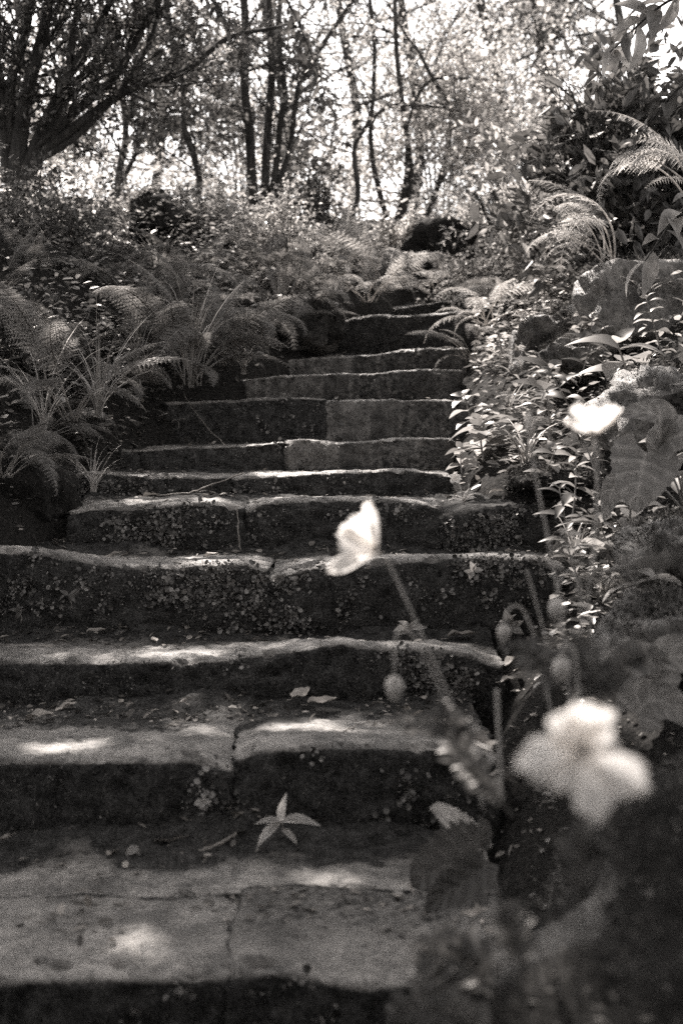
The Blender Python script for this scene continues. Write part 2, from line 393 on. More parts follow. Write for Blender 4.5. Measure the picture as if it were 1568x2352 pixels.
# ------------------------------------------------------------------ stone steps
RISER = []   # samples on risers for liverwort: pos, normal
TREAD = []   # samples on treads for litter
def block(label, lip, d, row, ztop=None, depth=None, mossr=1.0, seed=0, rad=.035, amp=.012, material=None, zbot=None, bul=.015, mosst=0.0, backm=.85, fil=None, name='stone_step', cat='stone step', group='stone steps of the garden stairway'):
    rng = np.random.default_rng(seed)
    zt0 = ZS[row] if ztop is None else ztop
    if depth is None: depth = DS[row + 1] - DS[row] + .07
    if zbot is None: zbot = (ZS[row - 1] if row > 0 else -.25) - .06
    LP = np.array([at(a, b, d) for a, b in lip])
    if fil is None: fil = .028 if row in (1, 2, 3) else .012
    x0, x1 = LP[0, 0], LP[-1, 0]
    nx = max(12, int((x1 - x0) / .0095))
    xs = np.linspace(x0, x1, nx)
    zl = np.interp(xs, LP[:, 0], LP[:, 2])
    ker = np.hanning(9); ker /= ker.sum(); zl = np.convolve(np.pad(zl, 4, mode='edge'), ker, 'valid')
    n1, n2, n3 = 22, 8, max(10, int(depth / .012))
    rows = []
    a = np.linspace(0, pi / 2, n2)
    for x, z in zip(xs, zl):
        zz = np.linspace(zbot, z - rad, n1, endpoint=False)
        t = (zz - zbot) / max(z - rad - zbot, .01)
        fy = d - bul * np.sin(t * pi) * 1.0 + (1 - t) * .0
        f = np.stack([fy, zz], -1)
        arc = np.stack([d + rad - rad * np.cos(a), z - rad + rad * np.sin(a)], -1)
        ty = np.linspace(d + rad, d + depth, n3 + 1)[1:]
        k = sstep((ty - d) / depth, .05, .9)
        tz = z * (1 - k) + (zt0 + .004) * k
        fl = fil * (1 + .5 * sin(x * 7 + seed) + .3 * sin(x * 19 + seed * 2))
        tz = tz + fl * sstep((ty - d) / (depth - .07), .72, 1.02)
        tp = np.stack([ty, tz], -1)
        bk = np.stack([[d + depth + .005] * 3, np.linspace(zt0 - .02, zbot, 3)], -1)
        bt = np.stack([np.linspace(d + depth - .02, d + .03, 3), [zbot - .003] * 3], -1)
        rows.append(np.concatenate([f, arc, tp, bk, bt]))
    R = np.array(rows); m = R.shape[1]
    # rounded ends
    ex = []; E = []
    cen = lambda r: np.array([d + depth * .5, (zbot + r[n1 + n2 + 3, 1]) * .5])
    for ang in (0.15, .5, .9, 1.25, 1.5):
        ex.append((sin(ang) * .022, 1 - (1 - cos(ang)) * .10))
    L_ = [np.array([cen(R[0]) + (R[0] - cen(R[0])) * s]) for o, s in ex][::-1]
    R_ = [np.array([cen(R[-1]) + (R[-1] - cen(R[-1])) * s]) for o, s in ex]
    XS = np.concatenate([[x0 - o for o, s in ex][::-1], xs, [x1 + o for o, s in ex]])
    R = np.concatenate(L_ + [R] + R_)
    V = np.stack([np.repeat(XS[:, None], m, 1), R[..., 0], R[..., 1]], -1)
    nn = V.shape[0]
    # normals approx + noise displacement
    dU = np.gradient(V, axis=0); dV = np.gradient(V, axis=1)
    N = norm(np.cross(dV, dU)); 
    if N[nn // 2, n1 + n2 + 4, 2] < 0: N = -N
    P = V.reshape(-1, 3)
    lo = fbm(P + seed * 3.7, 5.5, 4, seed).reshape(nn, m); hi = fbm(P + seed, 38, 3, seed + 9).reshape(nn, m)
    up = sstep(N[..., 2], .3, .9)
    mid = fbm(P + seed * 2.1, 15, 4, seed + 21, .6).reshape(nn, m)
    pit = np.clip(fbm(P + seed, 24, 3, seed + 31).reshape(nn, m) - .25, 0, .6)
    lipz = np.zeros((nn, m)); lipz[:, n1 - 4:n1 + n2 + 3] = 1
    chip = np.clip(mid - .35, 0, .5) * lipz
    V = V + N * ((amp * lo * (1 - .55 * up)) + .006 * mid * (1 - .5 * up) + .006 * hi * (1 - .5 * up) - .010 * pit - .035 * chip - .003)[..., None]
    # chips along the lip
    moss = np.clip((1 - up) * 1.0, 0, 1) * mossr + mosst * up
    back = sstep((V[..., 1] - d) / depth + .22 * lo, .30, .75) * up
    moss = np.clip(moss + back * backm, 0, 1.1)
    ids = np.arange(nn * m).reshape(nn, m); nj = np.roll(ids, -1, axis=1)
    F = np.stack([ids[:-1], ids[1:], nj[1:], nj[:-1]], -1).reshape(-1, 4)[:, ::-1]
    V = V.reshape(-1, 3)
    caps = np.array([ids[0][::-1], ids[-1]])[:, ::-1]
    o = mesh_obj(name, V, [F, caps], material or M_STEP, None, {'moss': moss.ravel()}, True, (float(xs.mean()), d + depth / 2, zbot))
    tag(o, label, cat, group)
    VV = V.reshape(nn, m, 3)
    RISER.append((row, VV[5:-5, 1:n1 + 4].reshape(-1, 3), N[5:-5, 1:n1 + 4].reshape(-1, 3)))
    TREAD.append((row, d, depth, VV[5:-5, n1 + n2:n1 + n2 + n3].reshape(-1, 3)))
    return o

block('lowest front slab on the left, blurred, its dark riser cut by the picture bottom', [(-420, 2250), (0, 2246), (250, 2240), (400, 2243), (515, 2238)], 2.30, 0, ztop=.0, depth=.40, seed=1, amp=.008, mosst=.22, backm=.1, fil=.0)
block('rough lowest front slab beside the dark leafy boulder, broken front edge', [(535, 2232), (650, 2222), (740, 2246), (850, 2262), (1000, 2250), (1180, 2236)], 2.305, 0, ztop=.012, depth=.42, seed=2, amp=.020, mosst=.34, backm=.15, fil=.0)
block('pale sunken paving slab at the foot of the lowest tall riser', [(-500, 2100), (0, 2088), (180, 2080), (320, 2068), (430, 2062), (520, 2045), (700, 2055), (900, 2050), (1060, 2066)], 2.70, 0, ztop=.028, depth=.45, seed=3, rad=.012, amp=.012, mosst=.10, zbot=-.2, backm=.95, fil=.035)
block('broad step block with two sun spots, left of the leafy joint', [(-420, 1748), (0, 1742), (200, 1738), (350, 1740), (460, 1738), (528, 1762)], 3.08, 1, seed=4, amp=.010)
block('long step block with bright streaked edge behind the nodding poppy bud', [(548, 1742), (580, 1716), (700, 1706), (850, 1706), (980, 1712), (1080, 1722), (1130, 1748)], 3.09, 1, seed=5, amp=.012)
block('single long step stone with a humped sunlit edge, dead leaves at its foot', [(-260, 1500), (30, 1508), (200, 1514), (350, 1512), (500, 1504), (600, 1494), (700, 1478), (790, 1468), (870, 1480), (1000, 1482), (1090, 1492), (1150, 1522)], 3.73, 2, seed=6, amp=.014, rad=.04)
block('wavy mossy step block dipping in the middle, at the left edge', [(-200, 1246), (0, 1254), (100, 1260), (220, 1285), (320, 1296), (450, 1287), (550, 1281), (606, 1302)], 4.20, 3, seed=7, amp=.016, rad=.045)
block('tall mossy step block covered in liverwort, behind the white drooping poppy', [(622, 1322), (670, 1304), (740, 1288), (900, 1279), (1100, 1271), (1230, 1274), (1290, 1300)], 4.20, 3, seed=8, amp=.016, rad=.045)
block('step block whose riser is densely covered with round liverwort leaves', [(165, 1170), (220, 1157), (300, 1160), (400, 1151), (500, 1148), (546, 1164)], 4.66, 4, seed=9, amp=.014)
block('step block with straight bright edge right of the leaning twig', [(568, 1172), (590, 1147), (700, 1142), (850, 1142), (950, 1146), (1005, 1160)], 4.66, 4, seed=10, amp=.012)
block('short black mossy end block below the small sunlit white flower', [(1025, 1180), (1060, 1167), (1150, 1157), (1250, 1152)], 4.63, 4, seed=11, amp=.02, rad=.05, mosst=.8)
block('low dark step block with a thin stick lying against it', [(135, 1080), (200, 1079), (320, 1089), (450, 1091), (532, 1093)], 5.04, 5, seed=12, amp=.008, rad=.02)
block('low step block with thick rounded bright top, middle of its row', [(543, 1094), (560, 1086), (700, 1084), (800, 1078), (843, 1078)], 5.02, 5, seed=13, amp=.01, rad=.03, mossr=.75)
block('short low step block ending at the small sunlit white flower', [(856, 1080), (880, 1075), (960, 1078), (1028, 1087)], 5.03, 5, seed=14, amp=.008, rad=.022, mossr=.9)
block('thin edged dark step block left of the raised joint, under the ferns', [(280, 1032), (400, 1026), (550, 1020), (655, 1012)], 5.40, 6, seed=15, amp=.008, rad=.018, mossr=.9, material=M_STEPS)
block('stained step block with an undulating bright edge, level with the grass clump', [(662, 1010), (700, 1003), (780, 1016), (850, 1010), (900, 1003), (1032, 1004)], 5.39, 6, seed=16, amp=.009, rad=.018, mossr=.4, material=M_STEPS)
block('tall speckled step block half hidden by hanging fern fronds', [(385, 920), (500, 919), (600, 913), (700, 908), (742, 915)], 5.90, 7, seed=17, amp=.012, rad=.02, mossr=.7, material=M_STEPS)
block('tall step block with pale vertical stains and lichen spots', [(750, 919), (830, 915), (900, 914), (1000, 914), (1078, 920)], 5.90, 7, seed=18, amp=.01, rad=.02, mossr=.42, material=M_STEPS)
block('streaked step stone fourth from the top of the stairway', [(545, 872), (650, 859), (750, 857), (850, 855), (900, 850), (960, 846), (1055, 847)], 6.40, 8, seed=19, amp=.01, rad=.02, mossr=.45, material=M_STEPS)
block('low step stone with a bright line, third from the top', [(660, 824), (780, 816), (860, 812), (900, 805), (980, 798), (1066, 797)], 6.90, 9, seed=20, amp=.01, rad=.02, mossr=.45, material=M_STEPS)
block('tall black rounded step stone with a white sun streak on top', [(742, 765), (765, 744), (800, 728), (860, 719), (930, 722), (1000, 716), (1115, 706)], 7.40, 10, seed=21, amp=.012, rad=.03, mossr=1.0)
block('uppermost narrow step stone rising to the right beneath the boulder', [(915, 706), (1000, 692), (1100, 681), (1190, 672)], 7.90, 11, seed=22, amp=.01, rad=.02, depth=.5, mossr=.9)

# ------------------------------------------------------------------ rocks
def rock(cen, rad, seed, label, moss=.6, amp=.22, name='mossy_rock', cat='rock', group=None, res=64, rz=0, sq=.75):
    th = np.linspace(0, pi, res // 2 + 1); ph = np.linspace(0, 2 * pi, res, endpoint=False)
    TT, PP = np.meshgrid(th, ph, indexing='ij')
    D = np.stack([np.sin(TT) * np.cos(PP), np.sin(TT) * np.sin(PP), np.cos(TT)], -1)
    Q = np.sign(D) * np.abs(D) ** sq; Q = Q / (np.linalg.norm(Q, axis=-1, keepdims=True)) ** .6
    n = fbm(D + seed * 5.1, 1.4, 5, seed, .55)
    V = Q * (1 + amp * n)[..., None] * np.array(rad)
    V = V + norm(D) * (fbm(V + seed, 30, 3, seed + 3) * .006)[..., None]
    c, s = cos(rz), sin(rz); V = V @ np.array([[c, s, 0], [-s, c, 0], [0, 0, 1]])
    V[0] = V[0].mean(0); V[-1] = V[-1].mean(0)
    nt_, np_ = TT.shape; ids = np.arange(nt_ * np_).reshape(nt_, np_); nj = np.roll(ids, -1, 1)
    F = np.stack([ids[:-1], ids[1:], nj[1:], nj[:-1]], -1).reshape(-1, 4)
    P = V.reshape(-1, 3)
    mo = moss + .5 * fbm(P + seed, 4, 3, seed + 2)
    o = mesh_obj(name, P, [F], M_ROCK, None, {'moss': mo.ravel()}); o.location = [float(q) for q in cen]
    tag(o, label, cat, group); ROCKS.append((np.array(cen), np.array(rad), P + np.array(cen), norm(D).reshape(-1, 3))); return o
ROCKS = []
RG = 'rocks edging the garden stairway'
def rk(X, Y, d, w, h, dp, seed, label, **k):
    w *= 1.12; h *= 1.12; k.setdefault('amp', .30)
    c = at(X, Y, d); s = d / FD
    rock((c[0], d, c[2]), (w * s / 2, dp, h * s / 2), seed, label, **k)
rk(1010, 600, 8.9, 190, 150, .30, 31, 'dark mossy boulder at the top of the steps below the curved stems', group=RG, moss=.9)
rk(352, 500, 8.15, 105, 105, .2, 32, 'dark rounded boulder standing against bright sky above the left ferns', group=RG, moss=.9)
rk(1480, 735, 5.9, 300, 190, .30, 33, 'big squared rock with dry grass on top, high on the right bank', group=RG, moss=.02, sq=.6)
rk(1240, 810, 6.4, 130, 150, .16, 34, 'small upright mossy rock beside the white fern by the upper steps', group=RG, moss=.1, sq=.65)
rk(1390, 650, 6.9, 150, 110, .2, 35, 'flat topped rock with a grass tuft, highest on the right bank', group=RG, moss=.1, sq=.6)
rk(1545, 650, 6.3, 150, 120, .2, 36, 'square dark rock behind the tuft at the right edge', group=RG, moss=.6, sq=.55)
rk(1530, 960, 4.7, 270, 200, .25, 37, 'sloping sunlit rock behind the large heart shaped leaf', group=RG, moss=.02)
rk(1535, 1275, 3.6, 190, 150, .20, 38, 'rounded pale rock below the large heart shaped leaf', group=RG, moss=.1)
rk(1520, 1470, 3.1, 260, 190, .20, 39, 'dark mossy rock at the right edge behind the poppy buds', group=RG, moss=.7)
rk(1330, 830, 5.7, 150, 90, .15, 42, 'low rock sunk among the herbs, left of the squared rock', group=RG, moss=.25, sq=.6)
rk(1270, 1110, 4.75, 190, 60, .14, 43, 'flat mossy ledge stone right of the small white flower', group=RG, moss=.9)
rk(60, 1150, 4.85, 210, 190, .18, 44, 'black mossy rock at the left end of the liverwort step', group=RG, moss=.9)
rk(700, 745, 7.2, 150, 130, .2, 46, 'pale patched rock left of the tall black step stone', group=RG, moss=.5)
rock((.74, 1.60, .06), (.58, .42, .40), 47, 'large blurred dark boulder filling the lower right corner', moss=.8, amp=.16, name='boulder', cat='boulder', res=110, sq=1.0)
rock((.68, 2.45, .02), (.30, .40, .28), 48, 'dark boulder under the big blurred white flower', moss=.8, amp=.2, name='boulder', cat='boulder', res=80)

# ------------------------------------------------------------------ liverwort, moss and litter: nobody could count them
rng = np.random.default_rng(5)
mb = MB()
PATCH = [(420, 1215, 140, 60, 1.0), (520, 1370, 110, 80, .9), (640, 1400, 60, 60, .9), (1120, 1330, 160, 70, .8), (830, 1350, 120, 70, .35), (200, 1340, 220, 80, .45),
         (950, 1540, 60, 50, .6), (1080, 1580, 90, 50, .9), (250, 1120, 70, 30, .7), (1130, 1210, 110, 50, .5), (900, 1200, 100, 60, .3), (620, 1215, 60, 50, .3),
         (700, 960, 90, 40, .5), (780, 1900, 110, 70, .35), (520, 1840, 60, 90, .5), (1000, 1840, 100, 80, .25), (950, 1330, 120, 60, .35), (340, 1340, 90, 70, .5), (700, 2330, 250, 60, .4)]
for row, P, N in RISER:
    X, Y = project(P)
    w = np.full(len(P), .012)
    for a, b, ra, rb, k in PATCH:
        w = np.maximum(w, k * np.exp(-((X - a) / ra) ** 2 - ((Y - b) / rb) ** 2))
    w *= (.15 + 1.4 * sstep(fbm(P, 8, 3, 77), -.1, .4))
    if row >= 5: w *= .4
    cen = np.nonzero(rng.random(len(P)) < w * .30)[0]
    if not len(cen): continue
    ci = np.repeat(cen, rng.integers(3, 22, len(cen)))
    k = len(ci); n_ = norm(N[ci]); off = rng.normal(size=(k, 3)) * .013; off -= n_ * (off * n_).sum(1, keepdims=True)
    p = P[ci] + off + n_ * rng.uniform(.001, .010, k)[:, None]
    D = norm(np.cross(n_, rdirs(rng, k)) + np.array([0, 0, -.3]) + n_ * .35)
    L = .005 + .013 * rng.random(k) ** 2.2
    leaves(mb, p, D, n_ + .6 * rdirs(rng, k), L, L * rng.uniform(.6, 1.05, k), T_RND, rng.random(k) ** 2.2)
    c2 = np.nonzero(rng.random(len(P)) < np.maximum(w, .05) * .16)[0]
    ci = np.repeat(c2, rng.integers(15, 60, len(c2))); k = len(ci); n_ = norm(N[ci])
    off = rng.normal(size=(k, 3)) * np.array([.022, .01, .014]); off[:, 2] -= np.abs(rng.normal(size=k)) * .012; off -= n_ * (off * n_).sum(1, keepdims=True)
    L = .003 + .007 * rng.random(k) ** 2
    leaves(mb, P[ci] + off + n_ * rng.uniform(.001, .009, k)[:, None], norm(n_ * .6 + rdirs(rng, k)), n_ + .8 * rdirs(rng, k), L, L * .5, T_HEX, rng.random(k) ** 2.6)
tag(mb.build('liverwort', M_LIV), 'tiny round liverwort leaves crusting the dark risers', 'liverwort', kind='stuff')

# moss tufts: fine short blades all over risers, rocks and ledges
mb = MB()
for row, P, N in RISER:
    sel = rng.random(len(P)) < (.55 if row < 5 else .3)
    p = P[sel]; n_ = norm(N[sel]); k = len(p)
    leaves(mb, p + rng.normal(size=(k, 3)) * .003, norm(n_ + .8 * rdirs(rng, k)), rdirs(rng, k), rng.uniform(.005, .017, k), rng.uniform(.0018, .005, k), T_DIA, rng.random(k) ** 2.5)
for c, r, P, N in ROCKS:
    vis = (N[:, 2] > -.2)
    P2 = P[vis]; N2 = N[vis]
    reps = 4 if r[0] < .3 else 9
    for q in range(reps):
        k = len(P2); sel = rng.random(k) < .6
        p = P2[sel] + rng.normal(size=(sel.sum(), 3)) * .012; n_ = N2[sel]; k = len(p)
        leaves(mb, p, norm(n_ + .9 * rdirs(rng, k)), rdirs(rng, k), rng.uniform(.006, .018, k), rng.uniform(.002, .005, k), T_DIA, rng.random(k) ** 1.6)
M_MOSS = leaf_mat('moss_tuft', .012, .24, .2, 1.2, .02)
tag(mb.build('moss', M_MOSS), 'short bristly moss coating risers and rocks', 'moss', kind='stuff')

mb = MB()
for row, d, dep, P in TREAD:
    w = sstep((P[:, 1] - d) / dep, .35, .85) * .9 + .03
    if row == 0: w = sstep((P[:, 1] - d) / dep, .2, .95) * .5 + .02
    w *= sstep(fbm(P, 9, 3, 33), -.35, .6)
    if row >= 6: w *= .4
    keep = rng.random(len(P)) < w * .5
    p = P[keep]; k = len(p)
    if not k: continue
    L = .005 + .030 * rng.random(k) ** 2.2
    D = rdirs(rng, k); D[:, 2] *= .35
    leaves(mb, p + np.array([0, 0, .003]) + rng.normal(size=(k, 3)) * .002, D, np.array([0, 0, 1]) + .5 * rdirs(rng, k), L, L * rng.uniform(.25, .7, k), T_HEX, rng.random(k) ** 2)
# soil ledge beside the steps
k = 9000
x = rng.uniform(-1.3, 1.2, k); y = rng.uniform(2.9, 6.5, k)
msk = (x > xr(y) - .02) | (x < xl(y) + .02); x = x[msk]; y = y[msk]; k = len(x)
p = np.stack([x, y, gh(x, y) + .004], -1); L = rng.uniform(.006, .03, k); D = rdirs(rng, k); D[:, 2] *= .3
leaves(mb, p, D, np.array([0, 0, 1]) + .6 * rdirs(rng, k), L, L * rng.uniform(.3, .7, k), T_HEX, rng.random(k) ** 2.2)
tag(mb.build('leaf_litter', M_DRY), 'crumbled dry leaf litter lying on treads and soil', 'leaf litter', kind='stuff')

# ------------------------------------------------------------------ low ground cover on the banks
mb = MB()
def cover(n, x0, x1, y0, y1, Lr, seed, tone_hi=1.0, hgt=.10, cond=None):
    r = np.random.default_rng(seed)
    x = r.uniform(x0, x1, n); y = r.uniform(y0, y1, n)
    out = ((xl(y) - x) > .03) | ((x - xr(y)) > .05) | (y > 8.3)
    P0 = np.stack([x, y, 0 * x], -1); cl = sstep(fbm(P0, 3.5, 3, seed), -.35, .35)
    out &= r.random(n) < .25 + .75 * cl
    for rc, rrad, _, _ in ROCKS: out &= ((x - rc[0]) / (rrad[0] * .95)) ** 2 + ((y - rc[1]) / (rrad[1] * .95)) ** 2 > 1
    if cond is not None: out &= cond(x, y)
    x = x[out]; y = y[out]; k = len(x); z = gh(x, y)
    hh = r.random(k) ** 1.4 * hgt * (.4 + cl[out])
    p = np.stack([x, y, z + hh], -1)
    a = r.uniform(0, 2 * pi, k); D = np.stack([np.cos(a), np.sin(a), r.uniform(-.5, .4, k)], -1)
    L = r.uniform(*Lr, k)
    leaves(mb, p, D, np.array([0, 0, 1]) + .45 * rdirs(r, k), L, L * r.uniform(.4, .75, k), T_HEX, np.clip(r.random(k) ** 1.5 * tone_hi, 0, 1))
cover(15000, .35, 2.4, 3.4, 8.5, (.015, .055), 101, 1.0, .14)
cover(26000, -2.8, -.2, 4.2, 8.6, (.015, .05), 102, .8, .30)
cover(2500, .30, 1.0, 2.2, 3.6, (.012, .03), 104, .8, .05)
tag(mb.build('ground_cover', M_HERB), 'low leafy ground cover matting both banks', 'ground cover', kind='stuff')

mb = MB()
cover(15000, -3.2, 3.2, 8.7, 12.0, (.025, .075), 103, 1.0, .30)
cover(2200, -2.4, 1.9, 7.7, 8.7, (.02, .06), 106, 1.0, .12)
cover(2600, .4, 1.8, 6.6, 8.0, (.02, .06), 105, 1.0, .2)
tag(mb.build('undergrowth', M_LPALE_SUN), 'sunlit pale undergrowth around the top of the stairway', 'undergrowth', kind='stuff')
#==PLANTS==
# ------------------------------------------------------------------ unseen canopy added overhead: shades the stairway, gaps shaped for sun patches
LIT = [(340, 2180, 72, 42, 1), (160, 1716, 105, 13, 1), (480, 1682, 50, 9, 1), (690, 1692, 130, 12, 1), (1120, 1700, 30, 20, .9),
       (980, 722, 75, 14, 1), (1130, 780, 75, 80, 1), (1150, 890, 60, 80, .9), (1050, 1125, 60, 50, 1), (1180, 1520, 35, 25, 1), (740, 1606, 40, 10, 1),
       (870, 640, 90, 110, 1), (1000, 640, 90, 60, .9), (385, 760, 22, 25, 1), (570, 730, 45, 35, .8), (650, 690, 60, 60, .8), (720, 780, 25, 45, .9),
       (300, 700, 25, 20, .7), (250, 760, 330, 200, .15), (1330, 960, 320, 280, .6), (1480, 1380, 230, 280, .4), (1480, 780, 200, 200, .6), (1200, 1100, 150, 30, .7), (1390, 1380, 60, 40, 1),
       (900, 560, 500, 120, .8), (500, 610, 200, 90, .45), (620, 1480, 420, 14, .5), (300, 1510, 200, 9, .45), (850, 1275, 300, 9, .5), (1180, 1290, 80, 12, .5), (500, 1288, 90, 8, .5),
       (760, 1143, 200, 6, .6), (400, 1155, 130, 5, .4), (690, 1084, 140, 7, .6), (930, 1078, 90, 5, .6), (780, 1008, 250, 7, .6), (600, 910, 100, 5, .5), (900, 915, 150, 6, .5),
       (820, 855, 230, 8, .6), (900, 802, 150, 8, .6), (1050, 690, 100, 12, .8), (900, 1697, 220, 12, .4), (350, 2035, 200, 12, .35), (750, 2060, 150, 30, .22)]
LIT3 = [(at(835, 1225, 1.75), .12), (at(1360, 975, 1.85), .12), (at(1330, 1740, 1.0), .06), (at(1450, 1800, 1.75), .045), (at(1370, 460, 6.5), .25), (at(1300, 450, 8.0), .5)]
def hit_ground(P):
    q = P.copy()
    t = (P[:, 2] - 1.0) / SUN[2]
    for i in range(14):
        q = P - t[:, None] * SUN
        dz = q[:, 2] - (gh(q[:, 0], q[:, 1], False) + .06)
        t = t + dz / SUN[2] * .8
    return P - t[:, None] * SUN
def canopy_mask(P, r):
    q = hit_ground(P); X, Y = project(q)
    gap = np.full(len(P), .03)
    for a, b, ra, rb, k in LIT:
        e = ((X - a) / (ra + 6)) ** 2 + ((Y - b) / (rb + 5)) ** 2
        gap = np.maximum(gap, k * (1 - sstep(np.sqrt(e), .85, 1.15)))
    keep = r.random(len(P)) > gap
    # whole gaps, not only thinned leaves, where the value is partial
    cl = vnoise(np.stack([q[:, 0] * 9, q[:, 1] * 9, q[:, 2] * 3], -1), 4) * .5 + .5
    keep = np.where((gap > .2) & (gap < .85), cl > gap * 1.35, keep)
    t4 = (P[:, 2] - 3.9) / SUN[2]; y4 = P[:, 1] - t4 * SUN[1]
    t3 = (P[:, 2] - 2.6) / SUN[2]; y3 = P[:, 1] - t3 * SUN[1]; x3 = P[:, 0] - t3 * SUN[0]
    keep &= ~((y4 > 8.2) & (r.random(len(P)) < .99))
    keep &= ~((y3 > 5.9) & (x3 > .6) & (r.random(len(P)) < .75))
    for c, rad in LIT3:
        v = P - c; tt = v @ SUN; dist = np.linalg.norm(v - tt[:, None] * SUN, axis=1)
        keep &= ~((dist < rad) & (tt > .3))
    return keep

# ------------------------------------------------------------------ trees
def grow(r, p, d, length, rad, level, tubes, tips, n=6, wig=.22, up=.12, kids=(4, 5), lenf=.55):
    pts = [np.array(p, float)]; d = norm(d)
    for i in range(n):
        d = norm(d + r.normal(size=3) * wig + np.array([0, 0, up]) * .5)
        pts.append(pts[-1] + d * length / n)
    pts = np.array(pts)
    tubes.append((pts, np.linspace(rad, rad * .35, n + 1), level))
    if level == 0:
        tips.append(pts)
        return
    k = int(r.integers(kids[0], kids[1] + 1))
    for i in range(k):
        u = r.uniform(.3, 1.0); j = min(n - 1, int(u * n))
        q = pts[j] + (pts[j + 1] - pts[j]) * (u * n - j if u < 1 else 1)
        dd = norm(norm(pts[j + 1] - pts[j]) * .7 + rdirs(r, 1)[0] * .9)
        grow(r, q, dd, length * lenf * r.uniform(.7, 1.2), rad * .5, level - 1, tubes, tips, n=max(3, n - 1), wig=wig, up=up, kids=kids, lenf=lenf)

SUNNY = [(at(a, b, d), q) for a, b, d, q in [(872, 600, 7.75, .32), (850, 690, 7.6, .25), (1125, 745, 6.9, .28), (1150, 850, 6.3, .2), (1385, 470, 5.9, .33), (1520, 420, 5.2, .2), (980, 718, 7.5, .14),
         (1200, 540, 8.6, .3), (1010, 640, 8.2, .16), (650, 600, 7.8, .2), (1300, 560, 7.8, .28), (500, 640, 7.6, .14), (760, 620, 8.2, .16), (570, 740, 6.3, .13), (1000, 450, 11.3, .5), (860, 480, 11.3, .4), (1060, 690, 7.9, .16), (1330, 330, 7.8, .3), (930, 560, 9.0, .3), (1120, 590, 8.6, .3), (1250, 450, 8.6, .35), (780, 600, 8.6, .25), (1180, 640, 7.9, .25), (1400, 520, 7.0, .3), (1450, 300, 6.8, .3), (660, 520, 8.4, .25), (350, 560, 8.6, .25)]]
def sun_gaps(P, r):
    keep = np.ones(len(P), bool)
    for c, rad in SUNNY:
        v = P - c; tt = v @ SUN; dist = np.linalg.norm(v - tt[:, None] * SUN, axis=1)
        keep &= ~((dist < rad * 1.05 * r.uniform(.7, 1.1, len(P))) & (tt > .35) & (r.random(len(P)) < .96))
    return keep
def leaf_on(mbl, tips, r, per, L, wf, tpl, spread, droop=.2, mask=None):
    T = np.array([t[:, :] for t in [smooth_path(q, 5) for q in tips]])   # (n,5,3)
    n = len(T)
    if n == 0: return 0
    k = n * per
    ti = np.repeat(np.arange(n), per); u = r.uniform(.5, 4, k); j = np.minimum(u.astype(int), 3); f = (u - j)[:, None]
    P = T[ti, j] * (1 - f) + T[ti, j + 1] * f
    ax = norm(T[ti, j + 1] - T[ti, j])
    D = norm(rdirs(r, k) + ax * .6 + np.array([0, 0, -droop]))
    P = P + rdirs(r, k) * (r.random(k) * spread)[:, None]
    N = norm(rdirs(r, k) + np.array([0, 0, .5]))
    if True:
        m = sun_gaps(P, r) & ((P[:, 2] < 1.0 + .345 * P[:, 1]) | (r.random(k) < .12)); P = P[m]; D = D[m]; N = N[m]; k = len(P)
    Ls = r.uniform(L * .55, L * 1.15, k)
    leaves(mbl, P, D, N, Ls, Ls * wf * r.uniform(.8, 1.15, k), tpl, r.random(k))
    return k

# unseen wall of leaves added round the viewer to shut out the sky behind
rw = np.random.default_rng(500); mw = MB(); n = 17000
a = rw.uniform(pi * .93, pi * 2.07, n); R_ = rw.uniform(3.0, 4.6, n)
P = np.stack([R_ * np.cos(a) * 1.0, R_ * np.sin(a) * .95 + .6, rw.uniform(-.3, 4.6, n)], -1)
P = P[fbm(P, 1.3, 3, 8) > -.55]; k = len(P); Ls = rw.uniform(.10, .2, k)
leaves(mw, P, rdirs(rw, k), rdirs(rw, k), Ls, Ls * .6, T_HEX, rw.random(k))
tag(mw.build('added_leaf_wall', M_CANOPY), 'dense dark wall of leaves added unseen behind the viewer to block sky light', 'added_leaf_wall', kind='stuff')
TREES = {}
def tree(name, label, cat, base, stems, d, seed, sub=10, sublen=.8, level=1, per=30, L=.045, wf=.55, tpl=T_HEX, lm=None, start=.25, spread=.07, group=None,
         kids=(4, 6), up=.12, wig=.2, extra=None, part='crown', subr=.35):
    r = np.random.default_rng(seed)
    tubes = []; tips = []
    mt = MB()
    for st in stems:
        pts, r0, r1 = st[0], st[1], st[2]
        dd = st[3] if len(st) > 3 else d
        Q = []
        for i, q in enumerate(pts):
            Q.append(at(q[0], q[1], q[2] if len(q) > 2 else dd))
        P = smooth_path(Q, 6 * len(Q)); P = P + (fbm(P, 3, 2, seed)[:, None] * .012)
        rr = np.linspace(r0, r1, len(P))
        tube(mt, P, rr, 9)
        n = len(P)
        for i in range(sub):
            u = r.uniform(start, 1.0); j = min(n - 2, int(u * (n - 1)))
            tdir = norm(P[j + 1] - P[j])
            dv = norm(tdir * .5 + rdirs(r, 1)[0] * .9)
            grow(r, P[j], dv, sublen * r.uniform(.6, 1.2) * (1.15 - .4 * u), max(.004, rr[j] * subr), level, tubes, tips, kids=kids, up=up, wig=wig)
        grow(r, P[-1], norm(P[-1] - P[-2]), sublen, r1 * .8, level, tubes, tips, kids=kids, up=up, wig=wig)
    if extra: extra(r, tubes, tips)
    base = np.array(base)
    root = empty(name, base, label, cat, group)
    mbr = MB()
    for pts, rr, lv in tubes:
        tube(mbr, pts, np.maximum(rr, .0016), 5 if lv else 4, cap=False)
    mt.build('trunk', M_BARK, root, origin=base)
    if tubes: mbr.build('branches', M_BARK, root, origin=base)
    ml = MB(); leaf_on(ml, tips, r, per, L, wf, tpl, spread)
    if ml.n: ml.build(part, lm or M_LMID, root, origin=base)
    return root, tips

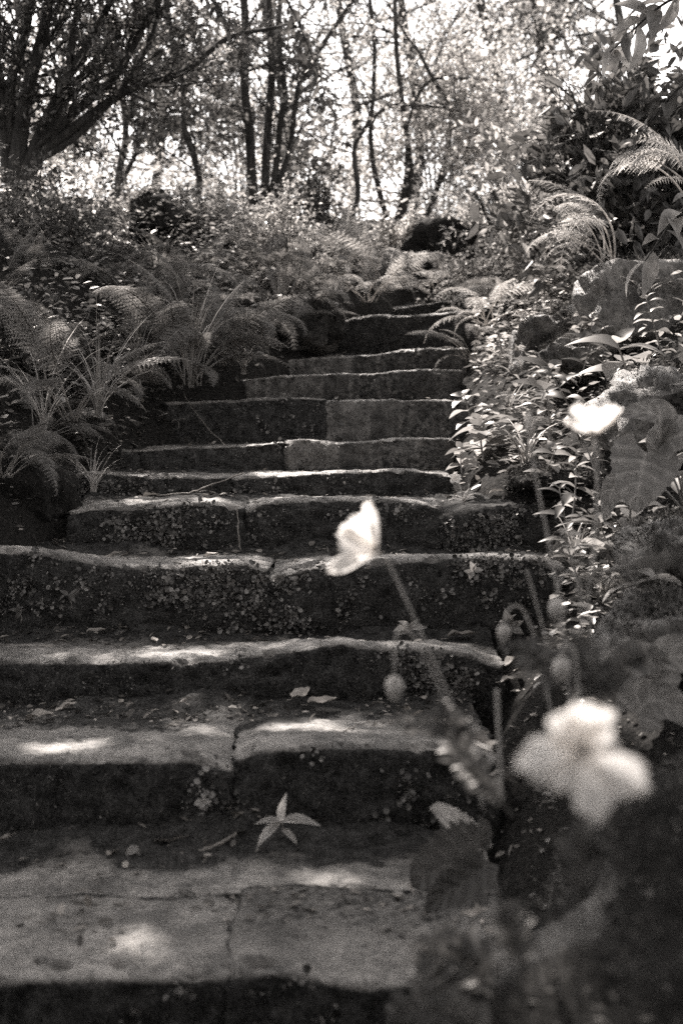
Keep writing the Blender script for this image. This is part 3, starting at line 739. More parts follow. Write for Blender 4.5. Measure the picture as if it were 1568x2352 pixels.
def gb(X, d):
    x = (X - 784) / FD * d
    return np.array([x, d, float(gh(x, d)) - .03])
def px(n, d): return n * d / FD

TG = 'trees and shrubs standing beyond the top of the stairway'
# the big leaning tree at the upper left; unseen limbs are added over the stairway for shade
def overhead(r, tubes, tips): pass
b0 = at(30, 480, 8.0)
lean, _ = tree('leaning_tree', 'big dark tree at the upper left corner fanning out many leaning stems', 'tree', at(30, 560, 8.0),
     [([(30, 560), (35, 420), (60, 250), (95, 90), (120, -60)], px(26, 8), px(10, 8)),
      ([(40, 430), (110, 270), (190, 120), (290, -60)], px(15, 8), px(7, 8)),
      ([(45, 450), (140, 290), (260, 180), (330, 60), (400, -60)], px(13, 8), px(6, 8)),
      ([(100, 350), (200, 270), (300, 205), (430, 160), (520, 90), (640, 60)], px(13, 8), px(4, 8)),
      ([(20, 420), (10, 250), (-10, 100), (-20, -60)], px(16, 8), px(9, 8)),
      ([(60, 400), (150, 200), (170, 60), (190, -60)], px(12, 8), px(6, 8)),
      ([(30, 330), (30, 200), (60, 60), (70, -50)], px(14, 8), px(8, 8)),
      ([(70, 380), (190, 300), (330, 130), (380, -40)], px(9, 8), px(4, 8))],
     8.0, 11, sub=16, sublen=.62, level=1, per=20, L=.038, wf=.6, lm=M_LDARK, spread=.07, up=.25, kids=(3, 5))
# unseen limbs and foliage added to the leaning tree to shade and dapple the steps
r = np.random.default_rng(99)
mbl = MB(); mlv = MB(); org = np.array(lean.location)
starts = smooth_path([at(120, -60, 8.0), at(120, -60, 8.0) + [-.3, .2, 1.2], at(120, -60, 8.0) + [-.2, .4, 2.0]], 8)
tube(mbl, starts, np.linspace(.035, .05, 8), 8)
ctr = []
for k in range(330):
    x = r.uniform(-5.2, 1.6); y = r.uniform(2.6, 12.6)
    ctr.append((x, y, 2.35 + .36 * y + r.uniform(0, 1.1)))
ctr = np.array(ctr)
hub = starts[-1]
mains = []
for tx, ty in [(-.6, 3.6), (-2.6, 3.2), (-3.8, 5.5), (-1.2, 6.0), (.8, 7.2), (.2, 10.0), (-2.0, 12.0), (-4.2, 10.5), (-4.6, 8.0)]:
    e = np.array([tx, ty, 2.8 + .36 * ty]); mid = (hub + e) / 2 + [r.uniform(-.3, .3), r.uniform(-.3, .3), .45]
    pth = smooth_path([hub, mid, e], 12); tube(mbl, pth, np.linspace(.03, .008, 12), 6); mains.append(pth)
MP = np.concatenate(mains)
for c in ctr:
    a = MP[np.argmin(np.linalg.norm(MP - c, axis=1))]
    tube(mbl, smooth_path([a, (a + c) / 2 + r.normal(size=3) * .08, c], 5), np.linspace(.008, .003, 5), 4, cap=False)
for k in range(110):
    x = r.uniform(-3.2, 3.2); y = r.uniform(-3.5, 2.8)
    ctr = np.vstack([ctr, [x, y, 2.6 + .36 * max(y, 0) + r.uniform(0, 1.0) - .25 * max(-y, 0)]])
for c in ctr[330:]:
    a = MP[np.argmin(np.linalg.norm(MP - c, axis=1))]
    tube(mbl, smooth_path([a, (a + c) / 2 + r.normal(size=3) * .08 + [0, 0, .25], c], 7), np.linspace(.012, .003, 7), 4, cap=False)
nl = 125000
ci = r.integers(0, len(ctr), nl)
P = ctr[ci] + r.normal(size=(nl, 3)) * np.array([.33, .33, .16])
P = np.vstack([P, np.stack([r.uniform(-3.4, -.5, 26000), r.uniform(5.0, 7.3, 26000), np.zeros(26000)], -1)]); P[-26000:, 2] = 2.5 + .36 * P[-26000:, 1] + r.uniform(0, .8, 26000)
ok = P[:, 2] > .82 + .345 * P[:, 1] + .55
P = P[ok]; P = P[canopy_mask(P, r)]; P = P[sun_gaps(P, r)]
k = len(P); Ls = r.uniform(.045, .085, k)
leaves(mlv, P, rdirs(r, k) * [1, 1, .5], np.array([0, 0, 1]) + .5 * rdirs(r, k), Ls, Ls * .6, T_HEX, r.random(k))
mbl.build('added_shade_limbs', M_BARK, lean, origin=org)
mlv.build('added_shade_foliage', M_CANOPY, lean, origin=org)

tree('slender_tree', 'thin leafy sapling between the leaning tree and the black rounded boulder', 'tree', at(265, 530, 9.5),
     [([(270, 530), (275, 400), (290, 300), (270, 180), (240, 60), (230, -50)], px(9, 9.5), px(5, 9.5)), ([(280, 420), (320, 330), (340, 200)], px(6, 9.5), px(3, 9.5))],
     9.5, 12, sub=13, sublen=.55, per=14, L=.065, wf=.42, lm=M_LDARK, spread=.06, group=TG)
tree('slender_tree', 'wavy single stemmed sapling just right of the black rounded boulder', 'tree', at(450, 560, 9.0),
     [([(448, 560), (452, 470), (455, 390), (425, 290), (420, 200), (390, 80), (380, -50)], px(9, 9), px(5, 9))],
     9.0, 13, sub=16, sublen=.5, per=14, L=.06, wf=.45, lm=M_LDARK, spread=.06, group=TG)
tree('clump_tree', 'dark broad leaved tree with a clump of four straight stems', 'tree', at(600, 540, 9.4),
     [([(585, 540), (578, 430), (570, 300), (562, 150), (560, -40)], px(13, 9.4), px(9, 9.4)),
      ([(600, 540), (608, 430), (612, 310), (625, 180), (620, 40), (615, -50)], px(11, 9.4), px(8, 9.4)),
      ([(608, 540), (628, 430), (640, 300), (655, 210), (640, 80), (650, -50)], px(9, 9.4), px(6, 9.4)),
      ([(615, 540), (640, 430), (665, 330), (690, 190), (750, 90), (830, -30)], px(8, 9.4), px(5, 9.4))],
     9.4, 14, sub=14, sublen=.75, per=15, L=.085, wf=.42, lm=M_LDARK, spread=.16, start=.33, group=TG, kids=(3, 5), subr=.25)
tree('curved_shrub', 'gracefully bowed small leaved shrub left of the rounded top boulder', 'shrub', at(905, 600, 9.9),
     [([(895, 600), (895, 540), (872, 450), (853, 360), (855, 280), (900, 243), (972, 243)], px(8, 9.9), px(4, 9.9)),
      ([(900, 600), (908, 520), (925, 450), (935, 370), (925, 250), (908, 130), (905, -40)], px(9, 9.9), px(5, 9.9)),
      ([(908, 600), (925, 530), (985, 485), (1010, 410), (1028, 330), (1035, 250), (1000, 190), (960, 120)], px(8, 9.9), px(4, 9.9)),
      ([(920, 560), (925, 500), (945, 400), (935, 300), (980, 190), (1080, 180)], px(6, 9.9), px(3, 9.9)),
      ([(1005, 430), (1050, 360), (1100, 320)], px(4, 9.9), px(2.5, 9.9))],
     9.9, 15, sub=13, sublen=.8, per=58, L=.038, wf=.8, lm=M_LPALE_SUN, spread=.26, start=.3, group=TG, kids=(3, 4), subr=.22)
tree('thin_shrub', 'thin kinked shrub stem just left of the bowed shrub, tiny leaves', 'shrub', at(812, 600, 9.3),
     [([(812, 600), (806, 520), (822, 440), (812, 340), (850, 270), (860, 160), (850, 20), (845, -50)], px(7, 9.3), px(4, 9.3))],
     9.3, 16, sub=13, sublen=.6, per=38, L=.035, wf=.75, lm=M_LPALE_SUN, spread=.2, start=.35, group=TG)
tree('tall_tree', 'stout far tree trunk rising out of the top edge on the right', 'tree', at(1225, 560, 14.0),
     [([(1225, 560), (1235, 350), (1245, 170), (1262, 40), (1268, -80)], px(24, 14), px(19, 14))],
     14.0, 17, sub=13, sublen=1.2, per=34, L=.07, wf=.6, lm=M_LMID, spread=.24, start=.3, group=TG)
# bushes filling the back: stems + foliage clumps
def bush(label, X, Y, d, w, h, seed, n=26, per=60, L=.04, wf=.6, lm=None, tpl=T_HEX, spread=.12, name='bush', cat='bush', group=TG, dep=None, level=1, sublen=None):
    base = at(X, Y, d); base[2] = min(base[2], float(gh(base[0], base[1])) ) if True else base[2]
    W_ = px(w, d) / 2; H = px(h, d)
    r = np.random.default_rng(seed); tubes = []; tips = []; mt = MB()
    for i in range(n):
        a = r.uniform(0, 2 * pi); q = sqrt(r.random())
        e = base + np.array([cos(a) * q * W_, sin(a) * q * (dep or W_ * .6), H * r.uniform(.35, 1.0) * (1 - .35 * q)])
        s = base + np.array([cos(a) * q * W_ * .25, sin(a) * q * .1, -.02])
        m = (s + e) / 2 + np.array([cos(a), sin(a), 0]) * (-W_ * .08) + r.normal(size=3) * .03
        P = smooth_path([s, m, e], 9); tube(mt, P, np.linspace(.010, .004, 9), 5, cap=False)
        grow(r, P[-3], norm(e - m), (sublen or max(W_, H) * .4), .004, level, tubes, tips, n=5, kids=(3, 4))
        for j in (3, 5):
            grow(r, P[j], norm(rdirs(r, 1)[0] + [0, 0, .3]), (sublen or max(W_, H) * .38), .004, level, tubes, tips, n=5, kids=(2, 4))
    for pts, rr, lv in tubes: tube(mt, pts, np.maximum(rr, .002), 4, cap=False)
    root = empty(name, base, label, cat, group)
    mt.build('stems', M_BARK, root, origin=base)
    ml = MB(); leaf_on(ml, tips, r, per, L, wf, tpl, spread); ml.build('foliage', lm or M_LMID, root, origin=base)
    return root
bush('pale sunlit bush behind the bowed shrub, under the brightest gap', 1010, 560, 11.5, 560, 560, 21, n=18, per=16, L=.042, lm=M_LPALE_SUN)
bush('sunlit feathery bush right of the dark boulder at the top', 1220, 640, 8.6, 300, 330, 22, n=22, per=13, L=.065, wf=.38, lm=M_LPALE_SUN)
bush('loose bright bush left of centre behind the clump of four stems', 560, 560, 12.0, 620, 560, 23, n=26, per=16, L=.05, lm=M_LPALE_SUN)
bush('tall hazy bush under the far stout trunk', 1200, 560, 12.5, 420, 640, 24, n=12, per=12, L=.05, lm=M_LPALE_SUN)
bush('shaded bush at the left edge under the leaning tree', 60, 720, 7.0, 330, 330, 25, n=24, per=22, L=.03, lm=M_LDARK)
bush('loose pale shrub at the far left behind the leaning stems', 180, 560, 11.0, 480, 560, 26, n=20, per=14, L=.05, lm=M_LPALE_SUN)
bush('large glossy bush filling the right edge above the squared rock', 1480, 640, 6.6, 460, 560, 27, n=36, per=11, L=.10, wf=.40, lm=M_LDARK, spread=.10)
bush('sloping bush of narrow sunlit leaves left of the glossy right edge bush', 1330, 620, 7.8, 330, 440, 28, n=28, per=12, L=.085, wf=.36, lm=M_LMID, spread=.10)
bush('small dense bush of tiny bright leaves above the bare fern stems', 650, 700, 7.9, 230, 250, 29, n=26, per=32, L=.022, wf=.7, lm=M_LPALE_SUN, spread=.07)
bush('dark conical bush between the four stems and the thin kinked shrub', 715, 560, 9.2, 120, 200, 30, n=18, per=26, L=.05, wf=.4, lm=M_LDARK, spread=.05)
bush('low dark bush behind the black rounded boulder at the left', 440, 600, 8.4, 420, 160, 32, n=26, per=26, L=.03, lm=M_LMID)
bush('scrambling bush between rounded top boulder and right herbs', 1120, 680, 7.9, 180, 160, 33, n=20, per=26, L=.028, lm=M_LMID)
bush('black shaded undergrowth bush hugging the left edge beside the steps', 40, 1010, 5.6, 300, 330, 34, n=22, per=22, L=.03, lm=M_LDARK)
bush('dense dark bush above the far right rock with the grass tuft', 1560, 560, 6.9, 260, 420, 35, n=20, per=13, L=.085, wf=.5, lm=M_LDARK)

bush('glittering low bush at the right foot of the bowed shrub', 960, 620, 9.0, 200, 130, 36, n=20, per=22, L=.035, wf=.5, lm=M_LPALE_SUN, spread=.06)
bush('bright low bush spilling over the bank left of the upright white fern', 740, 640, 8.5, 240, 170, 37, n=24, per=24, L=.028, wf=.6, lm=M_LPALE_SUN, spread=.06)
bush('gleaming shrub between dark top boulder and large backlit fern', 1190, 560, 8.9, 260, 220, 38, n=26, per=20, L=.045, wf=.4, lm=M_LPALE_SUN, spread=.07)
BG = 'leafy trees closing the view behind the stairway'
def backtree(label, X, d, seed, lean_=0, L=.075, per=16, lm=None, wf=.5, sub=20, spread=.16, part='crown'):
    b = gb(X, d); zt = 7.0
    top = at(X + lean_, -420, d)
    pts = [b, b * .7 + top * .3 + [.1, 0, 0], b * .35 + top * .65 + [-.12, .1, 0], top]
    P2 = smooth_path(pts, 14); r = np.random.default_rng(seed); mt = MB(); tube(mt, P2, np.linspace(.055, .02, 14), 8); tubes = []; tips = []
    for i in range(sub):
        j = int(r.uniform(2, 12)); dv = rdirs(r, 1)[0]; dv[2] = abs(dv[2]) * .4 - .05
        grow(r, P2[j], dv, r.uniform(1.0, 1.9), .014, 1, tubes, tips, kids=(5, 7), up=.05)
    root = empty('leafy_tree', b, label, 'tree', BG); mt.build('trunk', M_BARK, root, origin=b)
    mbr = MB()
    for p_, rr, lv in tubes: tube(mbr, p_, np.maximum(rr, .003), 4, cap=False)
    mbr.build('branches', M_BARK, root, origin=b); ml = MB(); leaf_on(ml, tips, r, per, L, wf, T_HEX, spread); ml.build(part, lm or M_LDARK, root, origin=b)
for a in [('leafy tree behind the leaning tree, its crown filling the upper left corner', 60, 12.0, 301, 0), ('leafy tree behind the thin leafy sapling, left of the four stems', 330, 13.0, 302, 60),
          ('leafy tree whose crown fills the gap behind the four stems', 640, 12.5, 303, -20), ('leafy tree directly behind the bowed shrub, feathery light crown', 930, 13.0, 304, 30),
          ('leafy tree filling the gap behind the thin kinked shrub, light crown', 790, 12.8, 307, 20), ('leafy tree close behind the far stout trunk, light crown', 1270, 13.2, 308, -30),
          ('leafy tree between bowed shrub and far stout trunk, light crown', 1130, 12.2, 305, 0), ('leafy tree right of the far stout trunk in the upper right corner', 1420, 12.0, 306, 40)]:
    backtree(*a, lm=M_LMID if a[1] < 500 or a[1] > 1300 else M_LPALE_SUN, L=.085 if a[1] < 700 else .065, per=15 if a[1] < 700 else 22)  # side crowns darker, centre crowns paler: fall-off of light put into leaf colour
# near leafy branches hanging into the corners
def spray(label, base, tip, seed, n=16, L=.10, wf=.36, lm=None, name='leafy_branch', group=None, side=3, tpl=T_LNG):
    r = np.random.default_rng(seed); b = np.array(base); t = np.array(tip)
    P = smooth_path([b, (b + t) / 2 + [0, 0, .04], t], 14); mt = MB(); tube(mt, P, np.linspace(.007, .002, 14), 6)
    ml = MB()
    u = np.linspace(.2, 1, n); Q = np.stack([np.interp(u * 13, np.arange(14), P[:, i]) for i in range(3)], -1)
    ax = norm(t - b); D = norm(ax * .5 + rdirs(r, n) * .9 + [0, 0, -.35])
    Ls = r.uniform(L * .7, L * 1.1, n)
    leaves(ml, Q, D, norm([0, 0, 1] + .5 * rdirs(r, n)), Ls, Ls * wf, tpl, r.random(n))
    root = empty(name, b, label, 'branch', group); mt.build('twig', M_BARK, root, origin=b); ml.build('leaves', lm or M_LMID, root, origin=b)
for i, (lab, a, b, n, L, m) in enumerate([
    ('leafy branch with long pointed leaves entering at the top right corner', at(1640, -40, 4.6), at(1400, 120, 4.6), 16, .14, M_LMID),
    ('drooping leafy branch at the right edge above the dark hollow', at(1640, 160, 4.4), at(1480, 300, 4.4), 12, .10, M_LDARK),
    ('leafy branch with broad curled leaves beside the squared rock', at(1640, 430, 4.8), at(1480, 600, 4.8), 9, .15, M_LMID),
    ('dark leafy branch hanging against white sky at the top centre', at(640, -40, 7.6), at(760, 250, 7.6), 34, .10, M_LDARK),
    ('dark leafy branch hanging near the top edge left of centre', at(430, -60, 7.4), at(560, 120, 7.4), 26, .09, M_LDARK)]):
    spray(lab, a, b, 200 + i, n=n, L=L, lm=m, group='leafy branches reaching into the picture')

# ------------------------------------------------------------------ ferns
def frond_mesh(seed, e0, e1, npair=22, wid=.16, twist=0.0, pf=.24):
    r = np.random.default_rng(seed); mb = MB(); n = 26
    s = np.linspace(0, 1, n); e = np.radians(e0 + (e1 - e0) * s ** 1.3)
    x = np.concatenate([[0], np.cumsum(np.cos(e[:-1]) / (n - 1))]); z = np.concatenate([[0], np.cumsum(np.sin(e[:-1]) / (n - 1))])
    y = twist * s ** 2
    P = np.stack([x, y, z], -1)
    tube(mb, P, np.linspace(.0075, .002, n), 4, tone=1.0, cap=False)
    T = norm(np.gradient(P, axis=0)); Sd = norm(np.cross(T, [0, 0, 1.0])); Up = np.cross(Sd, T)
    PP = []; DD = []; NN = []; LL = []; WW = []; TT = []
    for i in range(npair):
        u = .34 + .66 * (i + .5) / npair; q = u * (n - 1); j = min(n - 2, int(q)); f = q - j
        p = P[j] * (1 - f) + P[j + 1] * f; t = T[j]; sd = Sd[j]; up = Up[j]
        prof = min(1, (u - .29) / .16) * (1 - ((u - .34) / .68) ** 1.7) ** .9
        pl = wid * prof + .008
        for sg in (-1, 1):
            ax = norm(sd * sg + t * .38 + up * r.uniform(-.22, .08)); dr = norm(ax + np.array([0, 0, -.25]))
            m = 9; w = np.linspace(.02, 1, m); C_ = p + ax * (w[:, None] * pl) + np.array([0, 0, -.25]) * (w[:, None] ** 2) * pl * .5
            # midrib strip
            PP.append(p[None]); DD.append(dr[None]); NN.append(up[None]); LL.append([pl]); WW.append([pl * .09]); TT.append([.6])
            for sg2 in (-1, 1):
                b = norm(np.cross(up, ax)) * sg2
                dd = norm(b[None] + ax * .45 + r.normal(size=(m, 3)) * .12)
                ll = pl * pf * (1 - w ** 1.6 * .85) * r.uniform(.85, 1.1, m) + .002
                PP.append(C_); DD.append(dd); NN.append(np.repeat(up[None], m, 0) + r.normal(size=(m, 3)) * .15); LL.append(ll); WW.append(ll * .42); TT.append(np.full(m, r.uniform(.2, .8)))
    leaves(mb, np.concatenate(PP), np.concatenate(DD), np.concatenate(NN), np.concatenate(LL), np.concatenate(WW), T_DIA, np.concatenate(TT))
    return mb
def frond_data(mm, tag_):
    out = []
    for i, (a, b, w, tw) in enumerate([(80, 5, .17, 0), (72, -35, .18, .10), (60, -60, .16, -.12), (88, 30, .13, .06), (45, -70, .17, .08), (78, -80, .15, .22), (62, -15, .13, -.25)]):
        o = frond_mesh(40 + i, a, b, 22 if tag_ == 'a' else 16, w, tw, .24 if tag_ == 'a' else .15).build('frond', mm)
        out.append(o.data); bpy.data.objects.remove(o)
    return out
FR = frond_data(M_FERN, 'a'); FRP = frond_data(M_FERNP_SUN, 'b')
FG = 'ferns growing along the stairway'
def fern(label, X, Y, d, L, n, seed, az=(0, 360), pale=False, variants=(0, 1, 2, 3, 4), tilt=0, onground=True):
    r = np.random.default_rng(seed); n = int(n * 1.35); L = L * 1.0
    b = at(X, Y, d)
    root = empty('fern', b, label, 'fern', FG)
    src = FRP if pale else FR
    for i in range(n):
        a = radians(az[0] + (az[1] - az[0]) * (i + r.uniform(.1, .9)) / n)
        o = bpy.data.objects.new('frond', src[int(r.choice(list(variants) + [5, 6]))]); COL.objects.link(o); o.parent = root
        o.location = (cos(a) * .015 + r.normal() * .02, sin(a) * .015 + r.normal() * .02, -.01)
        o.rotation_euler = (r.uniform(-.6, .6), radians(r.uniform(-16, 26) + tilt), a + r.uniform(-.25, .25))
        s = L * r.uniform(.55, 1.18); o.scale = (s, s, s)
# azimuth 0 = towards the right of the picture, 270 = towards the camera
fern('sparse fern with arching feathery fronds at the left edge, level with the low steps', 165, 960, 4.9, .52, 7, 1, (150, 400), variants=(0, 1, 3))
fern('large fern on the left bank with a sheaf of bare pale stalks', 440, 880, 5.9, .62, 13, 2, (-60, 300), variants=(0, 1, 3))
fern('fern with broad fronds drooping over the left end of the steps', 520, 800, 6.3, .50, 10, 3, (-110, 60), variants=(1, 2, 4))
fern('upright fern with thin lit stalks beside the small bright bush', 650, 715, 7.2, .48, 10, 4, variants=(0, 3, 1))
fern('dark fern below the leaning tree trunk', 110, 720, 6.4, .50, 9, 5, variants=(1, 2, 0))
fern('soft grey fern in the middle of the left bank, fronds fanning over others', 300, 700, 6.6, .58, 12, 6, variants=(0, 1, 2))
fern('dim fern low at the left edge under the sparse fern', 10, 1090, 4.55, .36, 7, 7, (-60, 120), variants=(1, 2))
fern('fern behind the grey fern just below the black rounded boulder', 420, 650, 7.6, .50, 10, 8, variants=(0, 1, 2))
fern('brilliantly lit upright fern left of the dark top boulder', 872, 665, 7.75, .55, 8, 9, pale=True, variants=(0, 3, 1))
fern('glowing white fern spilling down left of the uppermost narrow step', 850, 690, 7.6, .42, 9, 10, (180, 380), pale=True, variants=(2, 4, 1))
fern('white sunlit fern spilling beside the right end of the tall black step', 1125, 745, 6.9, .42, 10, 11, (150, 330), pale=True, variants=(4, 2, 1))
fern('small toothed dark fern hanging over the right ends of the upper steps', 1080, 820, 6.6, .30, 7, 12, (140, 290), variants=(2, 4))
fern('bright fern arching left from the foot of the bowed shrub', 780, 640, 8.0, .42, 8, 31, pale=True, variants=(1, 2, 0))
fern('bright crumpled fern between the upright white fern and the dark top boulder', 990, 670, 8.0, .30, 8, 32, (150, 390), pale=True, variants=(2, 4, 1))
fern('feathery fern just below the dark top boulder', 1080, 660, 8.3, .40, 8, 13, (120, 330), variants=(1, 2, 4))
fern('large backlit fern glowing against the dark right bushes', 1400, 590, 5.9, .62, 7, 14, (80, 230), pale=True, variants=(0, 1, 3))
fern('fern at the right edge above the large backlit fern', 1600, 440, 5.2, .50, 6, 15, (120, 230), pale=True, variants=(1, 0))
fern('low fern with comb like fronds behind the small upright mossy rock', 1200, 700, 7.4, .42, 8, 16, (100, 260), variants=(1, 2, 0))
fern('fern half lost among bright leaves left of the four stems', 500, 590, 8.4, .44, 8, 17, variants=(0, 1, 2))
fern('fern under the thin kinked shrub with one long lit stalk', 780, 660, 8.0, .42, 8, 18, variants=(0, 1, 2))
fern('fern crowded behind the bare stalks in deep shade', 330, 820, 6.2, .48, 9, 19, variants=(0, 1, 2))
fern('fern at the left edge between shaded bush and sparse fern', 40, 860, 5.6, .46, 8, 20, (-90, 120), variants=(1, 2, 0))
fern('fern draping over the dark rock above the thin stick step', 250, 900, 5.6, .36, 8, 21, (200, 380), variants=(2, 4, 1))

fern('fern at the far left under the leaning tree, fronds pointing right', 20, 640, 7.0, .55, 9, 22, (-90, 100), variants=(0, 1, 2))
fern('fern below the leaning tree foot, half buried in grey foliage', 200, 600, 7.4, .50, 9, 23, variants=(0, 1, 2))
fern('fern deep in shade behind the sparse left fern', 130, 860, 5.8, .50, 9, 24, variants=(1, 2, 0))
fern('fern leaning out between grey fern and drooping fern', 400, 770, 6.4, .52, 9, 25, (-120, 90), variants=(1, 4, 0))
fern('fern tangled with the small dense bright leaved bush', 580, 660, 7.4, .46, 9, 26, variants=(0, 1, 4))
fern('bedraggled fern over the dark soil beside the stick step', 90, 1010, 5.2, .40, 8, 27, (-80, 130), variants=(2, 4, 1))
fern('fern hanging beside the pale patched rock', 690, 740, 7.1, .36, 8, 28, (-120, 60), variants=(2, 4, 1))
fern('fern at the far left edge above the shaded bush', -20, 780, 6.2, .55, 8, 29, (-70, 90), variants=(0, 1, 3))
# ------------------------------------------------------------------ leafy herbs
def herb_parts(seed, H, nn, L, wf, tpl=T_LNG, bend=.12, opp=True):
    r = np.random.default_rng(seed); ms = MB(); ml = MB()
    P = smooth_path([[0, 0, 0], [bend * .3 * H, 0, H * .5], [bend * H, bend * .4 * H, H]], 8); tube(ms, P, np.linspace(.0028, .0014, 8), 5, tone=.4)
    PP = []; DD = []; NN = []; LL = []
    for i in range(nn):
        u = .18 + .82 * (i + .6) / nn; q = u * 7; j = min(6, int(q)); p = P[j] + (P[j + 1] - P[j]) * (q - j)
        a0 = i * 1.57 + r.uniform(-.3, .3)
        for k in range(2 if opp else 1):
            a = a0 + k * pi
            PP.append(p); DD.append([cos(a), sin(a), r.uniform(-.25, .35)]); NN.append([0, 0, 1]); LL.append(L * (1.15 - .6 * abs(u - .55)) * r.uniform(.8, 1.1))
    for a in (0, 2.1, 4.2):
        PP.append(P[-1]); DD.append([cos(a), sin(a), .7]); NN.append([0, 0, 1]); LL.append(L * .55)
    leaves(ml, PP, DD, np.array(NN) + r.normal(size=(len(NN), 3)) * .2, np.array(LL), np.array(LL) * wf, tpl, r.random(len(PP)))
    return ms, ml
HV = []
for sd_, H, nn, L, wf in [(1, .16, 5, .045, .55), (2, .22, 6, .05, .45), (3, .12, 3, .062, .62), (4, .26, 5, .07, .34), (5, .10, 3, .085, .55)]:
    ms, ml = herb_parts(sd_, H, nn, L, wf)
    a = ms.build('stem', M_STEM); b = ml.build('leaves', [M_HERB, M_LMID, M_HERB, M_LDARK, M_LMID][sd_ - 1]); HV.append((a.data, b.data)); bpy.data.objects.remove(a); bpy.data.objects.remove(b)
HG = 'leafy herbs on the right bank'
def herb(label, X, Y, d, v, sc=1.0, rz=0., group=HG, name='leafy_herb', tilt=(0, 0), cat='herb'):
    root = empty(name, at(X, Y, d), label, cat, group); root.rotation_euler = (tilt[0], tilt[1], rz)
    for nm, dt in zip(('stem', 'leaves'), HV[v]):
        o = bpy.data.objects.new(nm, dt); COL.objects.link(o); o.parent = root; o.scale = (sc * 1.4, sc * 1.4, sc * 1.1)
    return root
HL = [('herb directly left of the small upright mossy rock', 1150, 900, 6.0, 0, 1.1), ('herb beside the white spilling fern, lit from behind', 1165, 850, 6.3, 1, .9),
      ('tall herb just right of the small upright mossy rock', 1330, 880, 5.5, 3, .9), ('herb with wide leaves below the small upright mossy rock', 1250, 930, 5.5, 4, 1.3),
      ('herb growing against the lower left of the squared rock', 1400, 850, 5.5, 1, 1.0), ('large leaved herb between the squared rock and the sloping rock', 1445, 900, 5.0, 4, 1.6),
      ('herb at the right edge directly under the squared rock', 1530, 850, 5.1, 1, 1.1), ('herb at the right ends of the stained upper steps', 1090, 1000, 5.6, 2, 1.2),
      ('herb left of the tall grass clump, large lit leaf', 1110, 1060, 5.2, 4, 1.3), ('herb immediately right of the tall grass clump', 1260, 1060, 5.0, 0, 1.3),
      ('herb behind the tall grass clump', 1200, 980, 5.6, 1, 1.0), ('tall herb midway between the grass clump and the sloping rock', 1330, 1010, 4.9, 3, .9),
      ('herb left of the heart shaped leaf', 1370, 1100, 4.5, 1, .9), ('herb on the flat mossy ledge stone', 1240, 1120, 4.7, 2, 1.0),
      ('low herb at the right end of the short low step block', 1060, 1090, 4.95, 2, .8), ('herb below the flat mossy ledge, beside the tallest poppy stem', 1310, 1210, 4.2, 1, .9),
      ('upright herb rising under the high poppy flower', 1300, 1290, 4.0, 3, .75), ('lobed herb left of the pale rounded rock', 1400, 1300, 3.9, 4, 1.1),
      ('herb tucked under the heart shaped leaf', 1440, 1230, 3.9, 2, 1.1), ('herb crowning the low sunk rock', 1320, 800, 5.8, 0, 1.1),
      ('herb on top of the squared rock at its left corner', 1390, 720, 6.0, 2, 1.2), ('herb between the top step and the low comb fern', 1190, 760, 7.0, 1, 1.0),
      ('herb above the low sunk rock reaching the squared rock', 1300, 720, 6.4, 3, .8), ('herb on the bank above the white spilling fern', 1230, 720, 6.9, 0, 1.2),
      ('herb at the right edge between squared rock and rear dark rock', 1560, 740, 5.4, 0, 1.3), ('dim herb in the shade right of the sloping rock', 1560, 1120, 4.0, 4, 1.2),
      ('herb by the right end of the wide liverwort step', 1330, 1360, 3.7, 0, .9), ('herb in front of the pale rounded rock', 1480, 1400, 3.3, 4, .9)]
rr_ = np.random.default_rng(8)
for l in HL: herb('leafy green ' + l[0], *l[1:], rz=rr_.uniform(0, 6.28), tilt=(rr_.uniform(-.55, .4), rr_.uniform(-.5, .35)))

def seedling(label, p, H, nl, L, wf, seed, normal=(0, -.35, 1), name='seedling', m=None, azs=None, rise=.15, jit=1.0):
    r = np.random.default_rng(seed); ms = MB(); ml = MB(); nrm = norm(normal)
    tip = nrm * H + np.array([0, 0, 0.0]); P = smooth_path([[0, 0, 0], tip * .5 + [.003, 0, 0], tip], 6); tube(ms, P, [.0022, .002, .0018, .0016, .0015, .0014], 6, tone=.5)
    PP = []; DD = []; LL = []
    azs = azs or [i * 2 * pi / nl + r.uniform(-.2, .2) for i in range(nl)]
    for i, a in enumerate(azs):
        PP.append(tip * (1 if i < 4 else .6)); DD.append([cos(a), 0 * sin(a) - .25, sin(a) + rise] if normal[1] < -.5 else [cos(a), sin(a), rise]); LL.append(L * r.uniform(.85, 1.1))
    LL = [q * r.uniform(.65, 1.05) for q in LL]; DD = np.array(DD) + r.normal(size=(len(DD), 3)) * .22 * jit
    leaves(ml, PP, DD, np.repeat(nrm[None], len(PP), 0) + r.normal(size=(len(PP), 3)) * .4 * jit, np.array(LL), np.array(LL) * wf, T_LNG, r.uniform(.5, 1, len(PP)))
    root = empty(name, p, label, 'seedling', 'seedlings rooted in the risers and treads'); ms.build('stem', M_STEM, root); ml.build('leaves', m or M_HERB, root)
seedling('star shaped seedling with four long pale leaves on the lowest tall riser', at(648, 1925, 2.98), .06, 5, .078, .30, 1, (0, -.8, .9), azs=[1.45, .05, 3.05, 3.85, 5.6], rise=0, m=M_LPALE_SUN, jit=.12)
seedling('seedling with dull oval leaves at the left end of the dipping step riser', at(165, 1400, 4.12), .06, 5, .045, .45, 2, (0, -.7, .8), azs=[.4, 2.6, 3.6, 5.5, 1.2], m=M_LDARK)
